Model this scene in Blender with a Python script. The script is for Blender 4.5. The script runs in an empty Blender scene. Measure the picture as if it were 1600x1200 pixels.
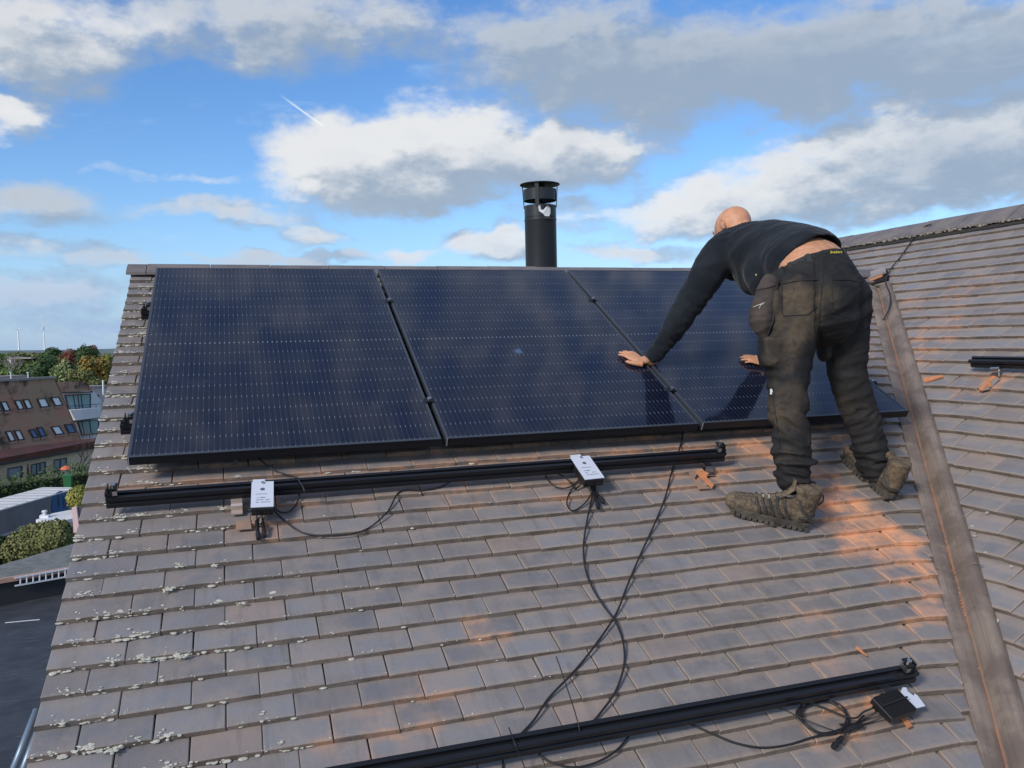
import bpy, math, random
import numpy as np
from mathutils import Vector, Matrix, noise
random.seed(7)
rnd = random.random
def uni(a, b): return a + (b - a) * random.random()
sc = bpy.context.scene
COL = sc.collection
V = Vector

# ------------------------------------------------------------------ camera
FPX, YAW, PIT, ROL = 1301.0, 0.31884813, -0.05188321, -0.02224823
CAM = V((0.37793, -3.19331, 0.37916))
PT = 0.48365294                                    # pitch of the main roof
def _axes():
    ca, sa, cb, sb = math.cos(YAW), math.sin(YAW), math.cos(PIT), math.sin(PIT)
    f = V((sa*cb, ca*cb, sb)); r = V((ca, -sa, 0)); u = r.cross(f)
    return (math.cos(ROL)*r + math.sin(ROL)*u), (-math.sin(ROL)*r + math.cos(ROL)*u), f
RR, UU, FF = _axes()
cam_d = bpy.data.cameras.new('camera'); cam = bpy.data.objects.new('camera', cam_d); COL.objects.link(cam)
cam_d.sensor_width = 36; cam_d.lens = 36*FPX/1600; cam_d.clip_start = 0.05; cam_d.clip_end = 12000
m = Matrix((RR, UU, -FF)).transposed().to_4x4(); m.translation = CAM; cam.matrix_world = m
sc.camera = cam
def ray(x, y): return FF + (x-800)/FPX*RR - (y-600)/FPX*UU
def cp(x, y, t): return CAM + ray(x, y)*t           # a point at depth t metres
def azel(x, y):
    d = ray(x, y).normalized(); return math.atan2(d.x, d.y), math.asin(d.z)

# ------------------------------------------------------------------ sun and sky
SUN_EL, SUN_AZ = math.radians(32), math.radians(-124)     # azimuth from +Y towards +X
sd = V((math.sin(SUN_AZ)*math.cos(SUN_EL), math.cos(SUN_AZ)*math.cos(SUN_EL), math.sin(SUN_EL)))
sl = bpy.data.lights.new('sun', 'SUN'); sl.energy = 2.1; sl.angle = math.radians(11); sl.color = (1.0, 0.93, 0.84)
so = bpy.data.objects.new('sun', sl); COL.objects.link(so)
so.rotation_euler = (-sd).to_track_quat('-Z', 'Y').to_euler()
SKY_S = 0.12
w = bpy.data.worlds.new("World"); sc.world = w; w.use_nodes = True
class NT:
    """small helper round a node tree"""
    def __init__(s, tree): s.t = tree; s.n = tree.nodes; s.l = tree.links
    def node(s, typ, ins=None, **kw):
        n = s.n.new(typ)
        for k, v in kw.items(): setattr(n, k, v)
        for k, v in (ins or {}).items():
            if hasattr(v, 'is_linked') or isinstance(v, bpy.types.NodeSocket): s.l.new(v, n.inputs[k])
            else: n.inputs[k].default_value = v
        return n
    def math(s, op, a, b=0.0, c=0.0, clamp=False):
        n = s.n.new('ShaderNodeMath'); n.operation = op; n.use_clamp = clamp
        for i, v in enumerate((a, b, c)):
            if isinstance(v, bpy.types.NodeSocket): s.l.new(v, n.inputs[i])
            else: n.inputs[i].default_value = v
        return n.outputs[0]
    def mix(s, fac, a, b, blend='MIX'):
        n = s.n.new('ShaderNodeMix'); n.data_type = 'RGBA'; n.blend_type = blend
        for i, v in ((0, fac), (6, a), (7, b)):
            if isinstance(v, bpy.types.NodeSocket): s.l.new(v, n.inputs[i])
            elif i == 0: n.inputs[i].default_value = v
            else: n.inputs[i].default_value = (*v[:3], 1)
        return n.outputs[2]
    def noise(s, vec, scale, detail=3, rough=0.5, dist=0.0):
        n = s.n.new('ShaderNodeTexNoise'); n.inputs['Scale'].default_value = scale; n.inputs['Detail'].default_value = detail
        n.inputs['Roughness'].default_value = rough; n.inputs['Distortion'].default_value = dist
        if vec is not None: s.l.new(vec, n.inputs['Vector'])
        return n.outputs['Fac']
    def ramp(s, fac, lo, hi, a=0.0, b=1.0):
        n = s.n.new('ShaderNodeMapRange'); n.interpolation_type = 'SMOOTHSTEP'
        s.l.new(fac, n.inputs[0]); n.inputs[1].default_value = lo; n.inputs[2].default_value = hi
        n.inputs[3].default_value = a; n.inputs[4].default_value = b
        return n.outputs[0]

# clouds: cx, cy, rx, ry, weight, brightness
CLOUDS = [(590,245,150,62,1.25,.95),(720,225,110,70,1.2,.88),(640,300,190,34,.9,.66),(520,250,90,60,1.0,.95),(300,330,80,18,.6,.5),(860,250,150,50,1.05,.72),(960,235,110,30,.8,.7),
 (1100,115,340,70,1.0,.42),(880,66,200,56,.9,.44),(1380,80,270,75,1.05,.43),(1580,66,180,62,1.0,.48),(1480,160,140,35,.6,.6),
 (1080,325,150,36,.95,.75),(1230,290,130,44,1.0,.68),(1400,240,170,62,1.05,.64),(1560,230,130,75,1.1,.60),(1500,300,170,30,.85,.6),
 (1260,165,70,28,.9,.85),(1340,330,120,22,.7,.6),
 (360,50,220,52,.80,.50),(540,36,220,44,.72,.50),(60,60,120,62,.95,.62),(40,170,55,26,.85,.8),(170,40,90,25,.5,.85),(250,265,120,12,.40,.8),
 (50,312,95,30,.85,.46),(150,408,60,24,.75,.5),(400,335,95,22,.7,.55),(30,385,70,20,.7,.55),(480,365,70,16,.65,.6),
 (460,402,160,13,.8,.5),(770,385,80,24,.95,.68),(640,392,50,14,.8,.75),(1000,392,130,18,.75,.65),(880,340,90,26,.65,.7),
 (60,465,130,30,.75,.52),(150,505,130,18,.65,.55),(230,440,60,20,.45,.6),(1050,200,120,24,.55,.55),(1450,310,160,20,.6,.6)]
def density_group():
    g = bpy.data.node_groups.new('cloud_density', 'ShaderNodeTree')
    g.interface.new_socket('Vector', in_out='INPUT', socket_type='NodeSocketVector')
    g.interface.new_socket('Density', in_out='OUTPUT', socket_type='NodeSocketFloat')
    g.interface.new_socket('Bright', in_out='OUTPUT', socket_type='NodeSocketFloat')
    T = NT(g); gi = T.n.new('NodeGroupInput'); go = T.n.new('NodeGroupOutput')
    vec = gi.outputs[0]                                            # (azimuth, elevation, 0)
    stretch = T.node('ShaderNodeVectorMath', {0: vec, 1: (1.0, 1.7, 1)}, operation='MULTIPLY').outputs[0]
    wn = T.node('ShaderNodeTexNoise', {'Vector': stretch, 'Scale': 9.0, 'Detail': 4.0, 'Roughness': .6})
    wv = T.node('ShaderNodeVectorMath', {0: wn.outputs['Color'], 1: (.5, .5, .5)}, operation='SUBTRACT').outputs[0]
    ws = T.node('ShaderNodeVectorMath', {0: wv, 'Scale': 0.085}, operation='SCALE').outputs[0]
    p = T.node('ShaderNodeVectorMath', {0: vec, 1: ws}, operation='ADD').outputs[0]
    tot = None; bw = None
    for (cx, cy, rx, ry, wt, br) in CLOUDS:
        a, e = azel(cx, cy)
        d = T.node('ShaderNodeVectorMath', {0: p, 1: (a, e, 0)}, operation='SUBTRACT').outputs[0]
        s = T.node('ShaderNodeVectorMath', {0: d, 1: (FPX/(rx*1.25), FPX/(ry*1.3), 0)}, operation='MULTIPLY').outputs[0]
        l = T.node('ShaderNodeVectorMath', {0: s}, operation='LENGTH').outputs['Value']
        q = T.node('ShaderNodeMapRange', {0: l, 1: 0.25, 2: 1.25, 3: wt, 4: 0.0}, interpolation_type='SMOOTHSTEP').outputs[0]
        tot = q if tot is None else T.math('MAXIMUM', T.math('MULTIPLY', T.math('ADD', q, tot), 0.62), T.math('MAXIMUM', q, tot))
        qb = T.math('MULTIPLY', q, br); 
        bw = (qb, q) if bw is None else (T.math('ADD', bw[0], qb), T.math('ADD', bw[1], q))
    # beyond the frame an even cloud veil is added for the panels' reflection
    far = T.noise(stretch, 2.6, 5, .55)
    sx = T.node('ShaderNodeSeparateXYZ', {0: vec}); 
    a0 = azel(800, 300)[0]
    off = T.math('ABSOLUTE', T.math('SUBTRACT', sx.outputs[0], a0))
    outm = T.math('MAXIMUM', T.ramp(off, .56, .75), T.ramp(sx.outputs[1], azel(800, 0)[1]-.02, azel(800, 0)[1]+.2))
    fb = T.math('MULTIPLY', T.ramp(far, .35, .85, .42, .58), outm)
    tot = T.math('MAXIMUM', tot, fb)
    fine = T.noise(stretch, 15, 8, .62)
    dn = T.math('ADD', tot, T.math('MULTIPLY', T.math('SUBTRACT', fine, .5), 1.25))
    T.l.new(dn, go.inputs[0])
    bb = T.math('DIVIDE', T.math('ADD', bw[0], .06*.7), T.math('ADD', bw[1], .06))
    T.l.new(bb, go.inputs[1])
    return g
DG = density_group()
def build_world():
    T = NT(w.node_tree); T.n.clear()
    tc = T.node('ShaderNodeTexCoord'); d = T.node('ShaderNodeVectorMath', {0: tc.outputs['Generated']}, operation='NORMALIZE').outputs[0]
    s = T.node('ShaderNodeSeparateXYZ', {0: d})
    az = T.math('ARCTAN2', s.outputs[0], s.outputs[1]); el = T.math('ARCSINE', s.outputs[2])
    v = T.node('ShaderNodeCombineXYZ', {0: az, 1: el}).outputs[0]
    sky = T.node('ShaderNodeTexSky'); sky.sky_type = 'NISHITA'; sky.sun_disc = False
    sky.sun_elevation = SUN_EL; sky.sun_rotation = SUN_AZ; sky.air_density = 1.0; sky.dust_density = 0.6; sky.ozone_density = 2.5
    hs = T.node('ShaderNodeHueSaturation', {'Saturation': 1.18, 'Value': 0.90, 'Color': sky.outputs[0]})
    blue = T.mix(1.0, hs.outputs[0], (.90, 1.0, 1.16), 'MULTIPLY')
    g1 = T.node('ShaderNodeGroup'); g1.node_tree = DG; T.l.new(v, g1.inputs[0])
    v2 = T.node('ShaderNodeVectorMath', {0: v, 1: (-.022, .026, 0)}, operation='ADD').outputs[0]
    g2 = T.node('ShaderNodeGroup'); g2.node_tree = DG; T.l.new(v2, g2.inputs[0])
    dens, br = g1.outputs[0], g1.outputs[1]
    cover = T.ramp(dens, .13, .92)
    lit = T.math('SUBTRACT', dens, g2.outputs[0])                   # thinner towards the sun: lit
    litr = T.ramp(lit, -.35, .45)
    thick = T.ramp(dens, .75, 1.5, 1.0, .72)
    b = T.math('MULTIPLY', T.math('MULTIPLY', br, thick), T.math('ADD', .62, T.math('MULTIPLY', litr, .85)))
    cc = T.mix(T.ramp(b, .36, 1.10), (2.0, 2.5, 3.15), (5.1, 5.1, 5.05))
    col = T.mix(T.math('MULTIPLY', cover, .93), blue, cc)
    # thin high streaks
    st = T.node('ShaderNodeMapping', {'Vector': v, 'Rotation': (0, 0, .12), 'Scale': (3.2, 16, 1)}).outputs[0]
    ci = T.ramp(T.noise(st, 1.6, 6, .6, .6), .58, .84, 0, .28)
    col = T.mix(T.math('MULTIPLY', ci, T.ramp(el, 0, .5, 1, .5)), col, (6.8, 7.6, 8.6))
    # a milky band at the horizon
    # a contrail
    (a1, e1), (a2, e2) = azel(432, 144), azel(508, 199)
    dv_ = V((a2-a1, e2-e1, 0)); L_ = dv_.length; dv_ /= L_
    pr_ = T.node('ShaderNodeVectorMath', {0: v, 1: (a1, e1, 0)}, operation='SUBTRACT').outputs[0]
    al2 = T.node('ShaderNodeVectorMath', {0: pr_, 1: tuple(dv_)}, operation='DOT_PRODUCT').outputs['Value']
    ac2 = T.math('ABSOLUTE', T.node('ShaderNodeVectorMath', {0: pr_, 1: (-dv_.y, dv_.x, 0)}, operation='DOT_PRODUCT').outputs['Value'])
    trail = T.math('MULTIPLY', T.ramp(ac2, .0004, .0016, 1, 0), T.math('MULTIPLY', T.ramp(al2, 0, .03), T.ramp(al2, L_-.006, L_, 1, 0)))
    col = T.mix(T.math('MULTIPLY', trail, .55), col, (6, 6.2, 6.4))
    col = T.mix(T.ramp(el, -.02, .17, .65, 0), col, (1.9, 3.1, 5.2))
    bg = T.node('ShaderNodeBackground', {'Color': col, 'Strength': SKY_S})
    out = T.node('ShaderNodeOutputWorld'); T.l.new(bg.outputs[0], out.inputs[0])
build_world()
w.cycles.sampling_method = 'MANUAL'; w.cycles.sample_map_resolution = 1024
sc.view_settings.view_transform = 'Standard'; sc.view_settings.look = 'None'
sc.view_settings.exposure = 0.46; sc.view_settings.gamma = 1.0; sc.view_settings.use_curve_mapping = False

# ------------------------------------------------------------------ helpers
def tag(o, label=None, cat=None, group=None, kind=None):
    if label: o['label'] = label
    if cat: o['category'] = cat
    if group: o['group'] = group
    if kind: o['kind'] = kind
    return o
def empty(name, loc=(0, 0, 0), parent=None):
    o = bpy.data.objects.new(name, None); o.location = loc; o.empty_display_size = .1; COL.objects.link(o)
    if parent: o.parent = parent
    return o
class MB:
    """collects geometry in world space; build() links it as one mesh object whose origin is its parent's"""
    def __init__(s): s.v = []; s.f = []; s.m = []; s.uv = None; s.col = None
    def add(s, vs, fs, mi=0):
        b = len(s.v); s.v += [V(p) for p in vs]; s.f += [tuple(b+i for i in f) for f in fs]; s.m += [mi]*len(fs)
        return s
    def box(s, c, X, Y, Z, mi=0):
        """c centre, X Y Z half-extent vectors"""
        c, X, Y, Z = V(c), V(X), V(Y), V(Z)
        vs = [c+a*X+b*Y+d*Z for d in (-1, 1) for b in (-1, 1) for a in (-1, 1)]
        return s.add(vs, [(0,2,3,1),(4,5,7,6),(0,1,5,4),(2,6,7,3),(0,4,6,2),(1,3,7,5)], mi)
    def bbox(s, lo, hi, mi=0):
        lo, hi = V(lo), V(hi); h = (hi-lo)/2
        return s.box((lo+hi)/2, (h.x,0,0), (0,h.y,0), (0,0,h.z), mi)
    def cbox(s, c, X, Y, Z, ch=.1, mi=0):
        """box with chamfered top (towards +Z)"""
        c, X, Y, Z = V(c), V(X), V(Y), V(Z); k = 1-ch/max(X.length, 1e-6); l = 1-ch/max(Y.length, 1e-6); z = 1-ch/max(Z.length, 1e-6)
        P = lambda a, b, d: c+a*X+b*Y+d*Z
        vs = [P(-1,-1,-1),P(1,-1,-1),P(1,1,-1),P(-1,1,-1),P(-1,-1,z),P(1,-1,z),P(1,1,z),P(-1,1,z),P(-k,-l,1),P(k,-l,1),P(k,l,1),P(-k,l,1)]
        return s.add(vs, [(3,2,1,0),(0,1,5,4),(1,2,6,5),(2,3,7,6),(3,0,4,7),(4,5,9,8),(5,6,10,9),(6,7,11,10),(7,4,8,11),(8,9,10,11)], mi)
    def tube(s, pts, rads, n=8, side=None, cap=True, mi=0, rb=None):
        pts = [V(p) for p in pts]
        if not hasattr(rads, '__len__'): rads = [rads]*len(pts)
        rb = rb or rads
        rings = []; prev = side
        for i, p in enumerate(pts):
            t = (pts[min(i+1, len(pts)-1)]-pts[max(i-1, 0)]).normalized()
            if prev is None: prev = t.cross(V((0, 0, 1)) if abs(t.z) < .9 else V((1, 0, 0)))
            a = (prev-t*prev.dot(t)).normalized(); b = t.cross(a)
            if side is None: prev = a
            rings.append([p+a*rads[i]*math.cos(2*math.pi*k/n)+b*rb[i]*math.sin(2*math.pi*k/n) for k in range(n)])
        vs = [q for r_ in rings for q in r_]; fs = []
        for i in range(len(pts)-1):
            for k in range(n):
                k2 = (k+1) % n; fs.append((i*n+k, i*n+k2, (i+1)*n+k2, (i+1)*n+k))
        if cap: fs.append(tuple(range(n))[::-1]); fs.append(tuple((len(pts)-1)*n+k for k in range(n)))
        return s.add(vs, fs, mi)
    def ell(s, c, X, Y, Z, nu=14, nv=9, mi=0):
        c, X, Y, Z = V(c), V(X), V(Y), V(Z)
        if X.cross(Y).dot(Z) < 0: Z = -Z
        vs = [c-Z]
        for j in range(1, nv):
            th = math.pi*j/nv
            for i in range(nu):
                ph = 2*math.pi*i/nu
                vs.append(c+X*math.sin(th)*math.cos(ph)+Y*math.sin(th)*math.sin(ph)-Z*math.cos(th))
        vs.append(c+Z); fs = []
        for i in range(nu):
            i2 = (i+1) % nu
            fs.append((0, 1+i2, 1+i)); L = 1+(nv-2)*nu
            fs.append((L+i, L+i2, len(vs)-1))
            for j in range(nv-2): a = 1+j*nu; fs.append((a+i, a+i2, a+nu+i2, a+nu+i))
        return s.add(vs, fs, mi)
    def quad(s, a, b, c, d, mi=0): return s.add([a, b, c, d], [(0, 1, 2, 3)], mi)
    def prism(s, poly, A, B, P0=None, mi=0):
        """poly: list of Vector points at one end, extruded by vector B"""
        n = len(poly); vs = [V(p) for p in poly]+[V(p)+V(B) for p in poly]
        fs = [tuple(range(n))[::-1], tuple(range(n, 2*n))]+[(k, (k+1) % n, n+(k+1) % n, n+k) for k in range(n)]
        return s.add(vs, fs, mi)
    def build(s, name, mats, parent=None, smooth=False, origin=None, auto=None):
        if not isinstance(mats, (list, tuple)): mats = [mats]
        base = V((0, 0, 0)); p = parent
        if origin is None:
            origin = wloc(parent) if parent else sum((V(q) for q in s.v), V())/max(1, len(s.v))
        origin = V(origin)
        me = bpy.data.meshes.new(name); me.from_pydata([tuple(q-origin) for q in s.v], [], s.f)
        for m_ in mats: me.materials.append(m_)
        if any(s.m): me.polygons.foreach_set('material_index', s.m)
        if smooth: me.polygons.foreach_set('use_smooth', [True]*len(me.polygons))
        me.update()
        o = bpy.data.objects.new(name, me); COL.objects.link(o)
        if parent: o.parent = parent; o.location = origin-wloc(parent)
        else: o.location = origin
        if auto is not None: me.set_sharp_from_angle(angle=math.radians(auto))
        return o
def wloc(o):
    p = V((0, 0, 0))
    while o is not None: p += V(o.location); o = o.parent
    return p
def catmull(pts, n):
    P = [V(p) for p in pts]; out = []
    for i in range(len(P)-1):
        a, b, c, d = P[max(i-1, 0)], P[i], P[i+1], P[min(i+2, len(P)-1)]
        for k in range(n):
            t = k/n; out.append(.5*((2*b)+(c-a)*t+(2*a-5*b+4*c-d)*t*t+(3*b-a-3*c+d)*t**3))
    out.append(P[-1]); return out
def cats(vals, n): return [v.x for v in catmull([(x, 0, 0) for x in vals], n)]

# ------------------------------------------------------------------ materials
def mat(name, col=(.5, .5, .5), rough=.6, metal=0.0, spec=.5, coat=0.0, fn=None):
    m_ = bpy.data.materials.new(name); m_.use_nodes = True
    T = NT(m_.node_tree); b = T.n['Principled BSDF']
    b.inputs['Base Color'].default_value = (*col, 1); b.inputs['Roughness'].default_value = rough
    b.inputs['Metallic'].default_value = metal; b.inputs['Specular IOR Level'].default_value = spec
    b.inputs['Coat Weight'].default_value = coat
    if fn: fn(T, b)
    return m_
def pos(T): return T.node('ShaderNodeNewGeometry').outputs['Position']
def bump(T, b, h, strength=.3, dist=.01):
    n = T.node('ShaderNodeBump', {'Height': h, 'Strength': strength, 'Distance': dist}); T.l.new(n.outputs[0], b.inputs['Normal'])
def mottle(c1, c2, scale, rough=.6, bs=.0, bd=.01, detail=4, **kw):
    def fn(T, b):
        p = pos(T); n = T.ramp(T.noise(p, scale, detail, .6), .35, .65)
        T.l.new(T.mix(n, c1, c2), b.inputs['Base Color'])
        if bs: bump(T, b, T.noise(p, scale*4, 4, .6), bs, bd)
    return dict(fn=fn, rough=rough, **kw)
MT = {}
EV = V((0, math.cos(PT), math.sin(PT))); EN = V((0, -math.sin(PT), math.cos(PT))); EX = V((1, 0, 0))
def R(u, v, h=0.0): return EX*u + EV*v + EN*h          # on the main roof; h above the panels' glass
TH = -.105                                              # tile surface
def onroof(x, y, h=TH):
    d = ray(x, y); t = (h - CAM.dot(EN))/d.dot(EN); q = CAM+d*t
    return q.x, q.dot(EV)
def rp(x, y, h=TH): u, v = onroof(x, y, h); return R(u, v, h)
VK, VU = 0.662, 3.531                                   # valley: u = VK v + VU
VA = R(VU, 0, -.11)
vdir = (EX*VK+EV).normalized()
N2 = V((0, 1, 0)).cross(vdir); N2.normalize(); N2 = N2 if N2.z > 0 else -N2
SS = N2.cross(V((0, 1, 0))); SS = SS if SS.z > 0 else -SS; SS.normalize()
def S(w_, y, h=0.0): return VA + SS*w_ + V((0, 1, 0))*(y-VA.y) + N2*h
def sp(x, y, h=0.0):
    d = ray(x, y); t = ((VA-CAM).dot(N2)+h)/d.dot(N2); return CAM+d*t
def spot_mask(T, p, spots):
    """soft spots (centre, radius) in the place -> mask"""
    m_ = None
    wn = T.node('ShaderNodeTexNoise', {'Vector': p, 'Scale': 7.0, 'Detail': 4.0})
    wv = T.node('ShaderNodeVectorMath', {0: T.node('ShaderNodeVectorMath', {0: wn.outputs['Color'], 1: (.5,.5,.5)}, operation='SUBTRACT').outputs[0], 'Scale': .35}, operation='SCALE').outputs[0]
    q = T.node('ShaderNodeVectorMath', {0: p, 1: wv}, operation='ADD').outputs[0]
    for c, r_, k in spots:
        l = T.node('ShaderNodeVectorMath', {0: q, 1: tuple(c)}, operation='DISTANCE').outputs['Value']
        v = T.node('ShaderNodeMapRange', {0: l, 1: r_*.25, 2: r_, 3: k, 4: 0.0}, interpolation_type='SMOOTHSTEP').outputs[0]
        m_ = v if m_ is None else T.math('MAXIMUM', m_, v)
    return m_
ORANGE_SPOTS = [(rp(1325,800),.22,1),(rp(1385,840),.22,1),(rp(1300,760),.16,.8),(rp(1420,900),.2,.8),(rp(1445,965),.14,.6),(rp(1270,960),.13,.6),(rp(1100,715),.24,.8),(rp(1000,700),.3,.6),
        (rp(1190,690),.26,.8),(rp(1230,720),.2,.75),(rp(860,740),.28,.55),(rp(1080,750),.2,.6),(rp(640,1120),.22,.5),(rp(560,1150),.18,.35),(rp(760,990),.12,.6),(rp(1340,690),.2,.9),(rp(1350,1085),.14,.9),(rp(1290,1130),.18,.6),
        (sp(1460,520),.3,.5),(sp(1435,560),.22,.55),(sp(1530,600),.18,.6),(sp(1410,480),.25,.35),(sp(1500,460),.3,.3),(rp(440,800),.2,.45),(rp(300,720),.4,.35),(rp(500,720),.4,.4),(rp(700,720),.4,.5),(rp(370,800),.12,.6)]  # orange clay dust round the cuts, and warm patches on both roofs
HOT = [(rp(1312,785),.15,1),(rp(1345,830),.17,1),(rp(1400,838),.17,1),(rp(1325,860),.10,.7),(rp(1120,745),.08,.6),(rp(1180,700),.14,.55),(rp(1300,765),.10,.8),(rp(1370,860),.11,.8),(rp(1440,880),.12,.7),(rp(1455,935),.10,.5),(rp(1285,735),.10,.6),(sp(1560,590),.10,.6),(rp(1385,1085),.08,.6)]  # stronger orange, mostly beside the boots
def tile_fn(T, b):
    p = pos(T)
    oi = T.node('ShaderNodeObjectInfo').outputs['Random']; at = T.node('ShaderNodeAttribute', attribute_name='rnd').outputs['Fac']
    rn = T.math('FRACT', T.math('ADD', T.math('MULTIPLY', oi, 7.31), at))
    rn2 = T.math('FRACT', T.math('MULTIPLY', rn, 13.7))
    sep = T.node('ShaderNodeSeparateXYZ', {0: p})
    uvn = T.node('ShaderNodeUVMap', uv_map='UVMap').outputs[0]; uv = T.node('ShaderNodeSeparateXYZ', {0: uvn})
    off = T.node('ShaderNodeVectorMath', {0: p, 1: T.node('ShaderNodeCombineXYZ', {0: T.math('MULTIPLY', rn, 3.0), 1: rn2}).outputs[0]}, operation='ADD').outputs[0]
    big = T.noise(p, 1.1, 3, .5); mid = T.noise(off, 9, 5, .62); fine = T.noise(off, 70, 4, .7)
    base = T.mix(T.ramp(rn, .15, .85), (.128, .140, .160), (.200, .210, .230))
    base = T.mix(T.ramp(big, .46, .66, 0, .55), base, (.168, .155, .143))
    east = T.ramp(sep.outputs[0], .1, 1.6)
    base = T.mix(T.math('MULTIPLY', T.ramp(mid, .45, .62), T.math('MULTIPLY', east, .55)), base, (.170, .190, .226))
    odd = T.ramp(rn2, .93, .95); base = T.mix(T.math('MULTIPLY', odd, .5), base, (.30, .20, .155))
    odd2 = T.ramp(rn2, .0, .03, 1, 0); base = T.mix(T.math('MULTIPLY', odd2, .45), base, (.14, .165, .25))
    # dust and lime gathered along the edges of each tile
    ex_ = T.math('MINIMUM', uv.outputs[0], T.math('SUBTRACT', 1.0, uv.outputs[0]))
    e1 = T.ramp(T.math('ADD', ex_, T.math('MULTIPLY', T.math('SUBTRACT', mid, .5), .22)), .0, .08, 1, 0)
    e2 = T.ramp(T.math('ADD', uv.outputs[1], T.math('MULTIPLY', T.math('SUBTRACT', fine, .5), .10)), .02, .16, 1, 0)
    e3 = T.ramp(T.math('ADD', uv.outputs[1], T.math('MULTIPLY', T.math('SUBTRACT', mid, .5), .6)), .46, .62, 0, 1)
    edge = T.math('MAXIMUM', T.math('MULTIPLY', e1, .62), T.math('MAXIMUM', T.math('MULTIPLY', e2, .80), T.math('MULTIPLY', e3, .55)))
    tan = T.mix(east, (.25, .235, .20), (.36, .275, .195))
    base = T.mix(T.math('MULTIPLY', edge, T.math('ADD', .28, T.math('MULTIPLY', east, .52))), base, tan)
    base = T.mix(T.ramp(uv.outputs[1], .006, .016, .92, 0), base, (.045, .035, .024))  # tile fronts: grime, with their unlit dark painted in too
    ds = spot_mask(T, p, ORANGE_SPOTS)
    dn = T.math('MULTIPLY', ds, T.ramp(T.noise(p, 13, 6, .65), .36, .60))
    dn = T.math('MULTIPLY', dn, T.math('ADD', .28, T.math('MULTIPLY', edge, 1.0)), clamp=True)
    scu = T.noise(T.node('ShaderNodeMapping', {'Vector': off, 'Rotation': (0, 0, .5), 'Scale': (2.2, 7, 7)}).outputs[0], 5, 6, .7, .6)
    base = T.mix(T.math('MULTIPLY', T.ramp(scu, .56, .74), T.math('ADD', .12, T.math('MULTIPLY', east, .38))), base, (.33, .31, .285))
    base = T.mix(T.math('MULTIPLY', T.ramp(T.noise(off, 18, 5, .7), .55, .75), .35), base, (.13, .115, .105))
    wing = T.ramp(T.math('SUBTRACT', T.node('ShaderNodeVectorMath', {0: p, 1: tuple(N2)}, operation='DOT_PRODUCT').outputs['Value'], VA.dot(N2)-.06), 0, .02)
    base = T.mix(T.math('MULTIPLY', wing, T.ramp(mid, .35, .65, .15, .50)), base, (.36, .27, .215))  # sunlit warmth of the wing put into its tile colour
    base = T.mix(dn, base, (.68, .34, .18))
    hot = T.math('MULTIPLY', spot_mask(T, p, HOT), T.ramp(T.math('ADD', T.math('MULTIPLY', T.noise(p, 11, 6, .7), .7), T.math('MULTIPLY', T.noise(p, 85, 4, .8), .3)), .36, .52)); base = T.mix(T.math('MULTIPLY', hot, .92), base, (.86, .40, .20))
    sepn = T.node('ShaderNodeNewGeometry').outputs['Normal']
    dwn = T.node('ShaderNodeCombineXYZ', {0: T.math('MULTIPLY', sep.outputs[0], 26.0), 1: T.math('MULTIPLY', T.math('ADD', sep.outputs[1], sep.outputs[2]), 3.0), 2: T.math('MULTIPLY', rn, 9.0)}).outputs[0]
    stk = T.ramp(T.noise(dwn, 1.0, 5, .65), .50, .72); base = T.mix(T.math('MULTIPLY', stk, .34), base, (.095, .085, .075))
    grit = T.ramp(T.noise(p, 230, 3, .8), .35, .75); base = T.mix(T.math('MULTIPLY', grit, .25), base, (.28, .275, .265))
    pat = T.ramp(T.noise(off, 4.5, 4, .6), .50, .66); base = T.mix(T.math('MULTIPLY', pat, .40), base, (.125, .125, .135))
    # pale speckles
    vo = T.node('ShaderNodeTexVoronoi', {'Vector': off, 'Scale': 55.0}).outputs['Distance']
    spk = T.math('MULTIPLY', T.ramp(vo, .10, .16, 1, 0), T.ramp(T.noise(off, 6, 2), .56, .66))
    base = T.mix(T.math('MULTIPLY', spk, .55), base, (.42, .38, .32))
    T.l.new(base, b.inputs['Base Color'])
    T.l.new(T.ramp(mid, .3, .7, .36, .62), b.inputs['Roughness'])
    h = T.math('ADD', T.math('MULTIPLY', mid, .6), T.math('MULTIPLY', fine, .4)); bump(T, b, h, .6, .004)
MT['tile'] = mat('clay_tile', rough=.55, spec=.45, fn=tile_fn)
MT['deck'] = mat('roof_underlay', (.03, .026, .022), .9)
MT['ridge'] = mat('ridge_clay', **mottle((.13, .115, .115), (.20, .17, .155), 5, .6, .3, .004))
MT['blackmetal'] = mat('black_anodised_aluminium', (.014, .015, .019), .36, .3, .5)
MT['frame_glint'] = mat('panel_frame_highlight', (.075, .085, .105), .36, .4, .5)  # black frame lightened, its edge highlights put into the colour
MT['steel'] = mat('steel', (.55, .54, .52), .32, 1.0)
MT['alu'] = mat('pale_aluminium', (.62, .64, .68), .42, .6)
MT['blackplastic'] = mat('black_plastic', (.012, .012, .013), .42)
MT['cable'] = mat('black_cable', (.016, .016, .017), .5)
MT['orange'] = mat('cut_orange_clay', **mottle((.60, .24, .10), (.46, .19, .09), 30, .8))
MT['flashdust'] = mat('dusty_zinc', **mottle((.34, .20, .13), (.26, .19, .15), 30, .7))
MT['lead'] = mat('lead_sheet', **mottle((.22, .20, .19), (.32, .29, .27), 25, .5))
MT['mortar'] = mat('mortar', **mottle((.34, .29, .23), (.20, .17, .14), 40, .9, .5, .01))
MT['lichen'] = mat('lichen', **mottle((.42, .42, .34), (.56, .53, .46), 60, .95, .6, .004))
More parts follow.
